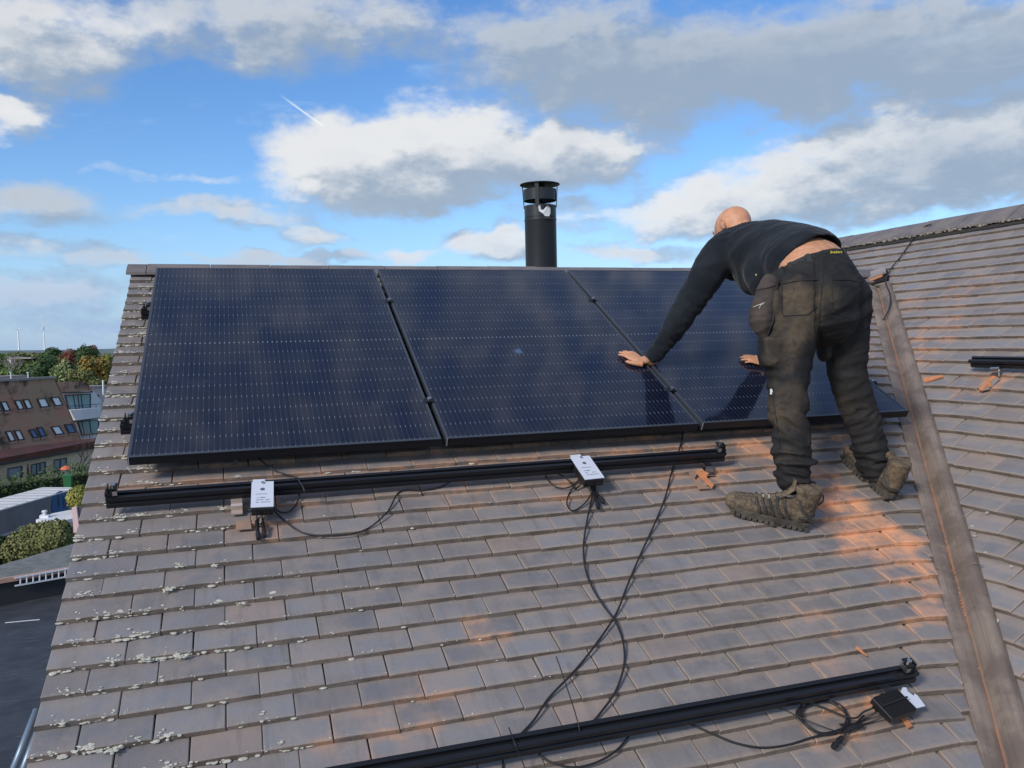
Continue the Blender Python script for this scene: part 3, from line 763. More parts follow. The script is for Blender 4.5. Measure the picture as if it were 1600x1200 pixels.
wedge([(1408,1120),(1413,1117),(1426,1134),(1420,1136)], TH+.008, .008)
wedge([(1350,1021),(1355,1024),(1340,1009),(1337,1011)], TH+.006, .005)
def swedge(P, h, t): return slab('cut_tile_edge', [sp(x, y, h) for x, y in P], N2, t, 'orange', side_roof, 'freshly cut orange clay edge')
swedge([(1529,608),(1534,610),(1556,588),(1550,587)], .012, .008)
slab('flashing', [sp(1536,610,.008), sp(1545,608,.008), sp(1563,591,.008), sp(1556,590,.008)], N2, .003, 'lead', side_roof)
swedge([(1442,590),(1445,597),(1474,588),(1472,586)], .009, .006)
swedge([(1545,600),(1549,600),(1549,604),(1544,604)], .016, .006)

# ------------------------------------------------------------------ optimisers and cables
def box_o(b, c, X, Y, Z, ch=.001): b.cbox(c, X, Y, Z, ch)
MT['plate'] = mat('white_plate', (.62, .65, .72), .45, .1)
MT['ink'] = mat('label_ink', (.10, .11, .13), .6)
def optimiser(px, label):
    """px: four corners of its plate in the picture order TL, TR, BR, BL, lifted onto the rail"""
    hgt = -.028
    P = [rp(x, y, hgt) for x, y in px]; c = sum(P, V())/4
    X = ((P[1]-P[0])+(P[2]-P[3])).normalized(); Y = ((P[0]-P[3])+(P[1]-P[2])); Y = (Y-X*Y.dot(X)).normalized(); Z = X.cross(Y)
    wX = ((P[1]-P[0]).length+(P[2]-P[3]).length)/4; wY = ((P[0]-P[3]).length+(P[1]-P[2]).length)/4
    t = empty('power_optimiser', c-Z*.03); tag(t, label, 'power optimiser', 'power optimisers wired to the panels')
    b = MB(); b.cbox(c-Z*.022-Y*wY*.28, X*wX*.97, Y*wY*.72, Z*.014, .002); b.build('case', MT['blackplastic'], t)
    b = MB(); b.box(c-Z*.001, X*wX, Y*wY, Z*.0012)
    b.box(c+Y*(wY+.007)-X*wX*.35-Z*.001, X*wX*.55, Y*.0068, Z*.0012)
    pl = b.build('mounting_plate', MT['plate'], t)
    b = MB(); b.tube([c+Y*wY*.86-Z*.002, c+Y*wY*.86+Z*.006], .0055, 8); b.build('bolt', MT['steel'], t)
    b = MB()
    b.tube([c+Y*wY*.38+Z*.0003, c+Y*wY*.38+Z*.0010], .008, 12)
    for r_, (a0_, a1_) in enumerate(((-.6, .1), (-.6, .5), (-.6, .55))):                   # printed lines
        for k_ in range(9):
            if rnd() < .3: continue
            x_ = a0_+(a1_-a0_)*k_/8+.1; b.box(c+X*wX*x_-Y*wY*(.28+.18*r_)+Z*.0006, X*wX*.05, Y*.0016, Z*.0002)
    b.box(c-X*wX*.1+Y*wY*.0+Z*.0006, X*wX*.5, Y*.0010, Z*.0002)
    b.build('printed_label', MT['ink'], pl)
    b = MB()
    for q in (-.55, -.3, .3, .55): b.tube([c+X*wX*q-Z*.02-Y*wY*.95, c+X*wX*q-Z*.02-Y*(wY+.012)], .0042, 8)
    b.build('cable_gland', MT['blackplastic'], t)
    return t, c, X, Y, Z, wX, wY
o1 = optimiser([(392,753),(427,752),(428,791),(393,793)], 'white topped power optimiser on the rail below the left panel')
o2 = optimiser([(897,714),(926,712),(939,746),(908,750)], 'white topped power optimiser on the rail below the middle panel')
def optimiser3():
    P = [rp(x, y, -.045) for x, y in ((1365,1089),(1404,1076),(1433,1106),(1391,1123))]; c = sum(P, V())/4
    X = ((P[1]-P[0])+(P[2]-P[3])).normalized(); Y = ((P[0]-P[3])+(P[1]-P[2])); Y = (Y-X*Y.dot(X)).normalized(); Z = X.cross(Y)
    wX = (P[1]-P[0]).length/2; wY = (P[0]-P[3]).length/2
    t = empty('power_optimiser', c-Z*.03); tag(t, 'black finned power optimiser lying under the lowest rail beside a coil of cable', 'power optimiser', 'power optimisers wired to the panels')
    b = MB(); b.cbox(c-Z*.014, X*wX, Y*wY, Z*.010, .002); b.build('case', MT['blackplastic'], t)
    n = 15
    for k_ in range(n):
        b = MB(); q = -1+(2*k_+1)/n; b.box(c+X*wX*q*.97-Z*.002, X*wX*.028, Y*wY*.98, Z*.004); b.build('cooling_fin', MT['blackplastic'], t)
    b = MB(); b.box(c+Z*.004+Y*wY*.05, X*wX*1.04, Y*.0025, Z*.0012); b.build('cable_tie', MT['blackplastic'], t)
    b = MB(); pts = [(1410,1074),(1416,1074),(1418,1080),(1428,1087),(1429,1083),(1434,1087),(1446,1103),(1430,1107),(1404,1092)]
    pp = [rp(x, y, -.062) for x, y in pts]; n = len(pp); b.add(pp+[q-EN*.002 for q in pp], [tuple(range(n)), tuple(range(n, 2*n))[::-1]]+[(k_, n+k_, n+(k_+1) % n, (k_+1) % n) for k_ in range(n)])
    b.build('mounting_plate', MT['plate'], t)
    b = MB()
    for k_, (x, y) in enumerate(((1368,1104),(1372,1108),(1380,1114),(1385,1118))): b.tube([rp(x+4, y-3, -.066), rp(x-4, y+2, -.068)], .0045, 8)
    b.build('cable_gland', MT['blackplastic'], t); return t
optimiser3()
def cab(name, label, px, r_=.0030, h=None, cat='cable', group='loose black cables on the roof', n=8, parent=None, mt='cable'):
    pts = [rp(p[0], p[1], (p[2] if len(p) > 2 else TH+.0055)) for p in px]
    b = MB(); b.tube(catmull(pts, n), r_, 7)
    o = b.build(name, MT[mt], parent, smooth=True)
    if parent is None: tag(o, label, cat, group)
    return o
H1 = -.05
c = cab('cable', 'thin black cable sagging across the tiles from the left to the middle optimiser', [(424,790,-.06),(433,803),(470,831),(520,837),(570,828),(605,800),(625,768),(660,766),(690,760),(720,745),(760,738),(800,735),(850,733,-.07)])
def plug(px, parent, r_=.007):
    a, b2 = [rp(x, y, h) for x, y, h in px]; d = b2-a; b = MB(); b.tube([a, a+d*.35, a+d*.36, a+d*.7, a+d*.71, b2], [r_*.7, r_, r_*.75, r_*.75, r_*1.05, r_*.9], 9); b.build('connector', MT['blackplastic'], parent, smooth=True, auto=40)
plug(((848,733,-.07),(864,731,-.07)), c); plug(((868,731,-.07),(886,731,-.07)), c)
cab('cable', 'short black cable curling from the left optimiser back under the rail', [(427,792,-.06),(438,800),(452,799),(464,786),(468,770,-.085)])
cab('cable', 'black cable coming out below the left panel and crossing over the rail', [(404,716,-.09),(425,733),(445,741),(463,747,-.034),(474,762,-.033),(476,772,-.05)], .0028)
c = cab('cable', 'pair of short black leads hanging from the left optimiser to two plugs', [(400,793,-.06),(401,805),(402,818)], .0026); plug(((401,814,-.09),(404,842,-.094)), c, .0085)
c = cab('cable', 'second short black lead with a slim plug beside the left optimiser', [(408,793,-.06),(409,806),(411,820)], .0026); plug(((410,816,-.09),(414,838,-.094)), c, .0070)
c['label'] = 'short black lead with slimmer plug, right of the thick plug at the left optimiser'
cab('cable', 'small coil of black cable lying left of the middle optimiser', [(884,732,-.07),(900,736),(904,748),(896,758),(880,763),(864,758),(854,746),(856,738),(872,740),(890,752),(898,764),(906,758),(912,750,-.07)], .0026)
cab('cable', 'black cable looping below the middle optimiser', [(908,750,-.07),(893,765),(886,782),(889,795),(899,797),(912,788),(922,775),(926,760),(928,748,-.07)], .0028)
c = cab('cable', 'black lead ending in a glossy plug below the middle optimiser', [(932,747,-.07),(928,762),(930,776)], .0026); plug(((929,772,-.09),(935,794,-.093)), c, .0085)
c = cab('cable', 'black lead ending in an angled plug right of another, below the middle optimiser', [(936,746,-.07),(930,762),(934,774)], .0026); plug(((932,770,-.09),(943,786,-.093)), c, .0075)
cab('cable', 'long black cable hanging in a wide curve from the middle optimiser to the lowest rail', [(922,752,-.07),(925,775),(918,810),(912,850),(914,885),(924,915),(942,945),(962,972),(974,1005),(975,1040),(962,1080),(938,1114),(922,1132,-.098),(905,1150,-.098)], .0034)
cab('cable', 'long straightish black cable running down from below the panels across the other one', [(1068,672,-.09),(1062,700),(1050,735),(1040,775),(1022,820),(1000,868),(980,915),(962,960),(930,1008),(898,1048),(858,1090),(835,1124),(815,1146,-.098),(800,1162,-.098)], .0034)
cab('cable_tie', 'long black cable tie sticking up from the lowest rail', [(869,1026,-.06),(876,1045,-.05),(886,1075,-.04),(896,1105,-.034),(901,1122,-.030),(904,1133,-.033),(907,1150,-.05)], .0016, cat='cable tie', group='black cable ties')
cab('cable_tie', 'black cable tie over the lowest rail with its tail hanging down at the picture edge', [(795,1137,-.06),(800,1150,-.031),(806,1166,-.031),(812,1180,-.06),(824,1210,-.085)], .0017, cat='cable tie', group='black cable ties')
cab('cable_tie', 'black cable tie lying loose across the coil by the lowest rail', [(1196,1101),(1225,1109),(1255,1123,-.085),(1290,1137,-.08),(1318,1146,-.085)], .0016, cat='cable tie', group='black cable ties')
cab('cable', 'black cable running along the tiles below the lowest rail to the coil', [(836,1168,-.09),(848,1184),(870,1194),(900,1199),(935,1190),(965,1171),(990,1142),(1015,1126),(1045,1122),(1075,1130),(1110,1145),(1150,1161),(1190,1168),(1230,1164),(1270,1152),(1300,1146),(1330,1142)], .0032)
cab('cable', 'short piece of black cable curling out below the lowest rail at the picture edge', [(792,1176,-.09),(786,1188),(786,1205),(790,1215)], .0026)
random.seed(9)
pts = []
for k_ in range(34):
    a = k_/34*2*math.pi*3.4+2.2; rx = 38+4*math.sin(k_*.9)+uni(-3, 3); ry = 24+3*math.cos(k_*1.3)+uni(-3, 3)
    pts.append((1288+rx*math.cos(a)+uni(-2, 2), 1120+ry*math.sin(a)+.3*rx*math.cos(a)*.4, TH+.006+.003*(k_ // 10)))
c = cab('cable', 'tangled coil of black cable beside the black finned optimiser', pts+[(1330,1122,-.085),(1350,1112,-.08),(1368,1105,-.068)], .0029, n=5)
plug(((1322,1140,-.085),(1347,1133,-.085)), c, .0085); 
cab('cable', 'upper black lead from the finned optimiser into the coil', [(1372,1110,-.07),(1355,1122),(1335,1130),(1312,1132)], .0028)
cab('cable', 'lower black lead from the finned optimiser past the coil', [(1384,1117,-.07),(1362,1128),(1345,1133),(1320,1142,-.085)], .0028)
c = cab('cable', 'black lead with a thick plug pointing down below the coil', [(1350,1118),(1335,1132,-.085),(1322,1146,-.088),(1314,1156)], .0028); plug(((1316,1152,-.09),(1302,1168,-.092)), c, .0095)
# cable on the wing
b = MB(); b.tube(catmull([sp(1455,350,.05), sp(1440,357,.025), sp(1425,376,.012), sp(1408,400,.012), sp(1392,420,.02), sp(1384,440,.03), sp(1390,458,.045), sp(1391,475,.05), sp(1385,492,.04), sp(1377,502,.03), sp(1369,505,.03)], 8), .0045, 7)
tag(b.build('cable', MT['cable'], smooth=True), 'thin cable trailing from the right hand ridge into the open top of the valley', 'cable', 'loose black cables on the roof')

# ------------------------------------------------------------------ flue pipe
MT['flue'] = mat('black_enamel', (.022, .025, .028), .42, .2)
FT = 6.6
fb = cp(846, 470, FT); t = empty('chimney_pipe', fb); tag(t, 'black round metal chimney pipe with a rain cap behind the ridge', 'chimney')
ZV = V((0, 0, 1))
def fz(y): return cp(846, y, FT).z
ax = cp(846, 418, FT)
def at(z): return V((ax.x, ax.y, z))
r_ = .125
b = MB(); b.tube([at(fz(470)), at(fz(347)), at(fz(346)), at(fz(345))], [r_, r_, r_*1.015, r_*1.015], 40); b.build('pipe', MT['flue'], t, smooth=True, auto=40)
b = MB(); b.tube([at(fz(345.8)), at(fz(343)), at(fz(342.5)), at(fz(341.5)), at(fz(341)), at(fz(323))], [r_*1.02, r_*1.02, r_*.97, r_*.97, r_*1.0, r_*1.0], 40); b.build('upper_section', MT['flue'], t, smooth=True, auto=40)
b = MB(); n = 40
def ring_shell(b, z0, z1, r0, r1, th=.004, n=40):
    vs = []
    for (z, rr) in ((z0, r0), (z1, r1), (z1, r1-th), (z0, r0-th)): vs += [at(z)+V((math.cos(2*math.pi*k_/n)*rr, math.sin(2*math.pi*k_/n)*rr, 0)) for k_ in range(n)]
    fs = []
    for q in range(4):
        q2 = (q+1) % 4
        for k_ in range(n): fs.append((q*n+k_, q*n+(k_+1) % n, q2*n+(k_+1) % n, q2*n+k_))
    b.add(vs, fs)
ring_shell(b, fz(315), fz(298), r_*1.03, r_*1.04); b.build('baffle_ring', MT['flue'], t, smooth=True, auto=40)
b = MB(); vs = [at(fz(286))]; 
b.tube([at(fz(290.5)), at(fz(289.5)), at(fz(285.5))], [r_*1.26, r_*1.26, r_*.12], 40); b.build('rain_cap', MT['flue'], t, smooth=True, auto=30)
b = MB(); b.tube([at(fz(322)), at(fz(312))], [r_*.45, .02], 16); b.tube([at(fz(324)), at(fz(288))], .012, 8); b.build('inner_core', MT['flue'], t)
for k_ in range(4):
    a = math.atan2(CAM.y-ax.y, CAM.x-ax.x)+math.radians(-10+90*k_); d = V((math.cos(a), math.sin(a), 0)); s_ = V((-d.y, d.x, 0)); b = MB()
    p = at(fz(326))+d*r_*1.03; q = at(fz(290))+d*r_*1.12; m_ = (p+q)/2; dd = (q-p).normalized(); b.box(m_, s_*.015, dd*(q-p).length/2, s_.cross(dd)*.0015); b.build('cap_strap', MT['flue'], t)
MT['tape'] = mat('silver_patch', (.72, .71, .68), .45, .1)
b = MB(); poly = [(843,325),(858,325),(861,329),(861,337),(859,342),(853,342),(850,338),(844,334)]
d = (CAM-ax); d.z = 0; d.normalize(); s_ = ZV.cross(d)
pp = []
for x, y in poly:
    a = (x-846)/1301*FT/r_; a = max(-.95, min(.95, a)); ang = math.asin(a); pp.append(at(fz(y))+(d*math.cos(ang)+s_*math.sin(ang))*(r_*1.03))
n = len(pp); b.add(pp+[at(q.z)+(q-at(q.z))*.97 for q in pp], [tuple(range(n)), tuple(range(n, 2*n))[::-1]]+[(k_, n+k_, n+(k_+1) % n, (k_+1) % n) for k_ in range(n)]); b.build('silver_label', MT['tape'], t)
for y in (324.5, 345):
    b = MB(); ang = math.asin(.42); q = at(fz(y))+(d*math.cos(ang)+s_*math.sin(ang))*(r_*1.05); b.box(q, s_*.025, d*.012, ZV*.006); b.build('band_bolt', MT['flue'], t)

# ------------------------------------------------------------------ the ground and everything beyond the roof
GZ = -12.6
def gp(x, y, z):
    d = ray(x, y); return CAM+d*((z-CAM.z)/d.z)
def ground_fn(T, b):
    p = pos(T); n1 = T.noise(p, .05, 5, .6); n2 = T.noise(p, .9, 5, .6)
    c = T.mix(T.ramp(n1, .42, .58), (.055, .075, .03), (.10, .10, .05)); c = T.mix(T.math('MULTIPLY', n2, .5), c, (.07, .08, .04))
    T.l.new(c, b.inputs['Base Color'])
b = MB(); b.quad((-4000, -300, GZ), (4000, -300, GZ), (4000, 9000, GZ), (-4000, 9000, GZ)); tag(b.build('ground', mat('grass_ground', rough=.9, fn=ground_fn)), kind='structure')
MT['asphalt'] = mat('asphalt', **mottle((.045, .047, .052), (.06, .062, .066), 3, .85))
b = MB(); A = gp(-300, 870, GZ); B_ = gp(260, 750, GZ); dd = (B_-A).normalized(); nn = V((-dd.y, dd.x, 0))
b.quad(A-dd*20-nn*6+V((0,0,.004)), B_+dd*20-nn*6+V((0,0,.004)), B_+dd*20+nn*4+V((0,0,.004)), A-dd*20+nn*4+V((0,0,.004))); tag(b.build('road', MT['asphalt']), kind='structure')
# hills far off, distance haze lightened into their colour
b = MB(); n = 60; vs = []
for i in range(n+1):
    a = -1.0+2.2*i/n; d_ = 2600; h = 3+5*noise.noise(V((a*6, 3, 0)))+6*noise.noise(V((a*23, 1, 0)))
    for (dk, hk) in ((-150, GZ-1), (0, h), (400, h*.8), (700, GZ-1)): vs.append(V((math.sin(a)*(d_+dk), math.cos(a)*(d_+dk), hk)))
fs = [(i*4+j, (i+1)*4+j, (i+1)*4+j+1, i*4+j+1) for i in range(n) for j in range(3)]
b.add(vs, fs); tag(b.build('hills', mat('hazy_wooded_hills', **mottle((.10, .14, .14), (.13, .17, .17), .02, .9)), smooth=True), kind='structure')

# leaves
def leafmat(name, c1, c2, c3=None):
    def fn(T, b):
        at = T.node('ShaderNodeAttribute', attribute_name='rnd').outputs['Fac']; n = T.noise(pos(T), .55, 3, .6)
        c = T.mix(at, c1, c2)
        if c3: c = T.mix(T.ramp(T.math('ADD', n, T.math('MULTIPLY', at, .12)), .52, .64), c, c3)
        T.l.new(c, b.inputs['Base Color'])
    return mat(name, rough=.75, spec=.25, fn=fn)
def leaves(b, cols, c, rx, ry, rz, n, size, rs, shell=.55, lo=-.9):
    for _ in range(n):
        while True:
            d = V((rs.gauss(0, 1), rs.gauss(0, 1), rs.gauss(0, 1))).normalized()
            if d.z > lo: break
        k_ = shell+(1-shell)*rs.random()**.6; k_ *= 1+.13*noise.noise(d*2.3+c*.7)+.10*noise.noise(d*5+c)
        p = c+V((d.x*rx, d.y*ry, d.z*rz))*k_
        nrm = (d+V((rs.uniform(-1, 1), rs.uniform(-1, 1), rs.uniform(-.6, 1)))*.8).normalized()
        a = nrm.cross(V((rs.uniform(-1, 1), rs.uniform(-1, 1), rs.uniform(-1, 1)))).normalized(); e = nrm.cross(a); s_ = size*rs.uniform(.6, 1.35)
        b.add([p-a*s_, p-e*s_*.6, p+a*s_, p+e*s_*.6], [(0, 1, 2, 3)]); r_ = rs.random(); cols += [r_]*4
def finish_leaves(b, cols, name, mt, parent):
    o = b.build(name, mt, parent); at = o.data.attributes.new('rnd', 'FLOAT', 'POINT'); at.data.foreach_set('value', cols); return o
LM = {'green': leafmat('green_leaves', (0.062, 0.109, 0.031), (0.132, 0.186, 0.054)), 'dark': leafmat('dark_leaves', (0.034, 0.070, 0.028), (0.070, 0.116, 0.043)),
      'yellow': leafmat('yellow_green_leaves', (0.248, 0.264, 0.054), (0.357, 0.310, 0.078), (0.155, 0.186, 0.046)), 'rust': leafmat('rust_leaves', (0.310, 0.155, 0.039), (0.217, 0.186, 0.046), (0.139, 0.155, 0.046)),
      'red': leafmat('red_leaves', (0.248, 0.054, 0.046), (0.341, 0.093, 0.054), (0.109, 0.093, 0.046)), 'pale': leafmat('pale_green_leaves', (0.202, 0.248, 0.101), (0.295, 0.326, 0.155), (0.124, 0.171, 0.062)),
      'olive': leafmat('olive_leaves', (0.116, 0.132, 0.046), (0.202, 0.202, 0.078))}
BARK = mat('bark', **mottle((.07, .055, .045), (.12, .10, .08), 12, .9))
def tree(label, px, py, dist, wpx, hpx, kind, seed, lobes=7, n=260, group='trees along the horizon', name='tree', size=None):
    """a tree whose crown top stands at picture height py when seen from the roof, at a real distance"""
    rs = random.Random(seed); top = cp(px, py, dist); W_ = wpx/FPX*dist/2; H_ = hpx/FPX*dist
    base = V((top.x, top.y, GZ)); t = empty(name, base); tag(t, label, 'tree', group)
    crown_c = V((top.x, top.y, top.z-H_*.5)); b = MB(); th = max(1.5, crown_c.z-GZ)
    b.tube([base, base+ZV*th*.5+V((.1*W_, 0, 0)), crown_c], [W_*.09, W_*.065, W_*.03], 7)
    for i in range(5):
        a = rs.uniform(0, 6.28); e = crown_c+V((math.cos(a)*W_*.6, math.sin(a)*W_*.6, rs.uniform(-.1, .3)*H_)); s0 = base+ZV*th*rs.uniform(.5, .8)
        b.tube([s0, (s0+e)/2+ZV*.1*W_, e], [W_*.035, W_*.025, W_*.012], 5)
    b.build('trunk', BARK, t)
    b = MB(); cols = []; size = size or max(.10, W_*.085)
    for i in range(lobes):
        a = rs.uniform(0, 6.28); q = rs.random()**.5
        c = crown_c+V((math.cos(a)*W_*.62*q, math.sin(a)*W_*.62*q, rs.uniform(-.26, .26)*H_)) if i else crown_c+ZV*H_*.16
        r_ = rs.uniform(.36, .56); leaves(b, cols, c, W_*r_, W_*r_, H_*.5*rs.uniform(.45, .66), n, size, rs, .5)
    finish_leaves(b, cols, 'crown', LM[kind], t); return t
TR = [('dark green tree at the left picture edge behind the brown roof', -10, 562, 150, 90, 60, 'green', 12), ('dense green tree behind the left end of the brown roof', 40, 566, 130, 90, 46, 'green', 12),
 ('bushy green tree right of the dense one, above the brown ridge', 82, 556, 120, 66, 55, 'dark', 10), ('tall dark green tree left of the red leaved tree', 92, 543, 190, 50, 50, 'dark', 9),
 ('tree with deep red autumn leaves on the skyline', 110, 543, 170, 34, 28, 'red', 8), ('dark tree with a reddish top, tallest on the skyline', 136, 537, 160, 40, 36, 'dark', 9),
 ('small tree with red crown right behind the tallest skyline tree', 145, 536, 175, 22, 22, 'red', 6), ('pale green willow like tree in front of the red tree', 103, 560, 105, 56, 50, 'pale', 10),
 ('broad orange and rust tree beside the tiled verge', 142, 552, 95, 60, 58, 'rust', 12), ('yellow green tree partly hidden by the tiled verge', 168, 549, 110, 46, 55, 'yellow', 10),
 ('olive tree low behind the white building', 130, 575, 85, 50, 36, 'olive', 9), ('second yellow green tree behind the verge', 196, 552, 140, 60, 50, 'yellow', 8),
 ('distant olive tree line left of the turbine', 45, 551, 420, 70, 18, 'olive', 9), ('distant dull green trees under the far turbine', 5, 551, 400, 60, 18, 'green', 9), ('far dark trees right of the turbine foot', 78, 548, 380, 40, 16, 'dark', 8)]
for i, (l, px, py, ds, wp, hp_, kd, lb) in enumerate(TR): tree(l, px, py, ds*1.65, wp, hp_, kd, 40+i, lb, 300)
# far wood to close the view behind the roof and to the sides
b = MB(); cols = []; rs_ = random.Random(4)
for i in range(150):
    a = -1.15+2.4*i/150; d_ = rs_.uniform(330, 520); c = V((math.sin(a)*d_, math.cos(a)*d_, GZ+3)); leaves(b, cols, c, 14, 14, rs_.uniform(6, 9), 70, 1.6, rs_, .6, -.2)
tag(finish_leaves(b, cols, 'far_wood', LM['olive'], None), 'low band of far woodland along the horizon', 'wood', kind='stuff')
# bare tree by the far turbine
def bare(label, base, H_, spread, seed, mt, r0=.05, gens=4, cat='tree', name='bare_tree'):
    rs = random.Random(seed); t = empty(name, base); tag(t, label, cat); b = MB(); tw = MB()
    def br(p, d, L, r_, g):
        q = p+d*L; m_ = (p+q)/2+V((rs.uniform(-1, 1), rs.uniform(-1, 1), 0))*L*.08
        (b if g >= gens-1 else tw).tube([p, m_, q], [r_, r_*.8, r_*.6], 5 if g > 1 else 4)
        if g == 0: return
        for _ in range(3 if g > 1 else 4):
            nd = (d+V((rs.uniform(-1, 1), rs.uniform(-1, 1), rs.uniform(-.3, .9)))*spread).normalized(); br(q if rs.random() < .6 else p+d*L*.7, nd, L*rs.uniform(.6, .85), r_*.6, g-1)
    br(base, V((0, 0, 1)), H_*.32, r0, gens); b.build('trunk', mt, t); tw.build('twigs', mt, t); return t
PALE = mat('pale_twigs', (.30, .26, .23), .9)
bb = cp(20, 560, 210); bare('bare pale tree with fine twigs on the left skyline', V((bb.x, bb.y, GZ)), 13, .75, 5, PALE, .35, 5)
# wind turbines
WT_ = mat('turbine_white', (.88, .89, .90), .5)
def turbine(label, hx, hy, dist, L, angs, face, W_=2.2):
    hub = cp(hx, hy, dist); base = V((hub.x, hub.y, GZ)); t = empty('wind_turbine', base); tag(t, label, 'wind turbine')
    b = MB(); b.tube([base, hub-ZV*1], [W_*1.3, W_*.7], 14); b.build('tower', WT_, t)
    vw = (hub-CAM).normalized(); right = RR.copy()
    fw_ = (vw*math.cos(face)+right*math.sin(face)).normalized(); fw_.z = 0; fw_.normalize(); sd_ = fw_.cross(ZV)
    b = MB(); b.box(hub+fw_*3, fw_*6, sd_*2, ZV*2); b.build('nacelle', WT_, t)
    b = MB(); b.ell(hub-fw_*4, fw_*2.5, sd_*2, ZV*2, 10, 7); b.build('hub', WT_, t)
    for a in angs:
        d = sd_*math.sin(a)+ZV*math.cos(a); e = sd_*math.cos(a)-ZV*math.sin(a); o_ = hub-fw_*4; b = MB()
        b.prism([o_+d*1+e*1.2, o_+d*1-e*1.2, o_+d*L*.2-e*4.6, o_+d*L*.6-e*3.2, o_+d*L-e*.9, o_+d*L+e*.6, o_+d*L*.2+e*2.0], None, fw_*.8); b.build('blade', WT_, t)
turbine('white wind turbine with three blades standing nearest above the trees', 68, 510, 3300, 48, [math.radians(q) for q in (-10, 110, 229)], 0.0)
turbine('far wind turbine seen edge on beside the bare tree at the left', 28, 514, 3900, 6, [math.radians(q) for q in (0, 120, 240)], 1.4, 3.2)

# brown mansard building
BR = mat('brown_roof_tiles', fn=lambda T, b: (lambda p: (T.l.new(T.mix(T.ramp(T.noise(p, .5, 5, .65), .52, .68), T.mix(T.ramp(T.noise(p, .22, 4, .6), .40, .58), (.52, .24, .17), (.42, .27, .18)), (.07, .055, .045)), b.inputs['Base Color']),
   bump(T, b, T.node('ShaderNodeTexWave', {'Vector': p, 'Scale': 3.0, 'Distortion': 1.0}, bands_direction='Z').outputs['Fac'], .35, .04)))(pos(T)), rough=.85)
BR2 = mat('red_brown_roof_tiles', fn=lambda T, b: (lambda p: (T.l.new(T.mix(T.ramp(T.noise(p, .6, 5, .65), .4, .65), (.40, .15, .11), (.28, .13, .10)), b.inputs['Base Color']),
   bump(T, b, T.node('ShaderNodeTexWave', {'Vector': p, 'Scale': 3.0, 'Distortion': 1.0}, bands_direction='Z').outputs['Fac'], .35, .04)))(pos(T)), rough=.85)
WALL = mat('buff_brick', **mottle((.78, .62, .40), (.66, .52, .35), 1.5, .85))
WHITE = mat('white_render', **mottle((.70, .71, .72), (.62, .63, .65), 1, .7))
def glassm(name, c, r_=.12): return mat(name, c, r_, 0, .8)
GLSKY = glassm('glass_painted_sky_reflection', (.95, .96, .98), .35); GLD = glassm('dark_window_glass', (.05, .07, .09)); GLBl = glassm('blue_window_glass', (.13, .22, .42)); GLG = glassm('green_tinted_glass', (.25, .40, .42))  # skylight panes near white: the reflected sky is painted into their colour
DKF = mat('dark_window_frame', (.05, .045, .045), .5); GREYF = mat('grey_flashing', (.30, .27, .25), .6)
bd = empty('apartment_building', gp(40, 740, -9.5)); tag(bd, 'long building with a steep brown tiled roof full of roof windows', 'building')
E0, E1 = gp(0, 722, -8.8), gp(145, 697, -8.8)
al_ = (E1-E0).normalized(); inn = V((-al_.y, al_.x, 0))
if inn.dot(E0-CAM) < 0: inn = -inn
def onpl(x, y, P0, nrm): d = ray(x, y); return CAM+d*((P0-CAM).dot(nrm)/d.dot(nrm))
# upper slope plane: through the kink line and the ridge
KZ, RZ = -7.6, -2.1
def lineat(x, z):   # not used for drawing, only to size the block
    return gp(x, 0, z)
K0, K1 = gp(0, 697, KZ), gp(128, 680, KZ)
kd_ = (K1-K0).normalized(); inn = V((-kd_.y, kd_.x, 0)); inn = inn if inn.dot(E0-CAM) > 0 else -inn
Q = gp(85, 591, RZ); run = (Q-K0).dot(inn); rise = RZ-KZ; up_ = (inn*run+ZV*rise).normalized(); nU = kd_.cross(up_); nU = nU if nU.z > 0 else -nU
K1 = onpl(128, 688, K0, nU); Rr = onpl(86, 592, K0, nU); Kl = K0-kd_*34; Rl = Rr-kd_*(34+(Rr-K0).dot(kd_))
Rr.z = RZ; Rl.z = RZ
def slabp(name, P, N_, t, m_, parent):
    b = MB(); top = [V(p) for p in P]; n = len(top); b.add(top+[p-N_*t for p in top], [tuple(range(n)), tuple(range(n, 2*n))[::-1]]+[(k_, n+k_, n+(k_+1) % n, (k_+1) % n) for k_ in range(n)]); return b.build(name, m_, parent)
rf = slabp('roof', [Kl, K1, Rr, Rl], nU, .25, BR, bd)
slabp('rear_roof', [Rl, Rr, Rr+inn*7-ZV*2.5, Rl+inn*7-ZV*2.5], ZV, .2, BR, bd)
b = MB(); b.box((Rl+Rr)/2+ZV*.08+inn*.1, (Rr-Rl)/2, inn*.28, ZV*.10); b.build('ridge', GREYF, bd)
b = MB(); c = onpl(30, 588, Rr, inn); b.box(c+inn*2-ZV*.15, kd_*1.6, inn*1, ZV*.2); b.build('roof_hatch', GREYF, bd)
for x in (17, 44):
    b = MB(); c = onpl(x, 587, Rr, inn); b.tube([c-ZV*.3, c+ZV*.25], .05, 6); b.tube([c+ZV*.25, c+ZV*.33], .11, 6); b.build('vent_pipe', WHITE, bd)
# verge facing right
slabp('verge', [K1, Rr, Rr+inn*.3-ZV*.2, K1+inn*.3-ZV*.2], kd_, .12, BR2, bd)
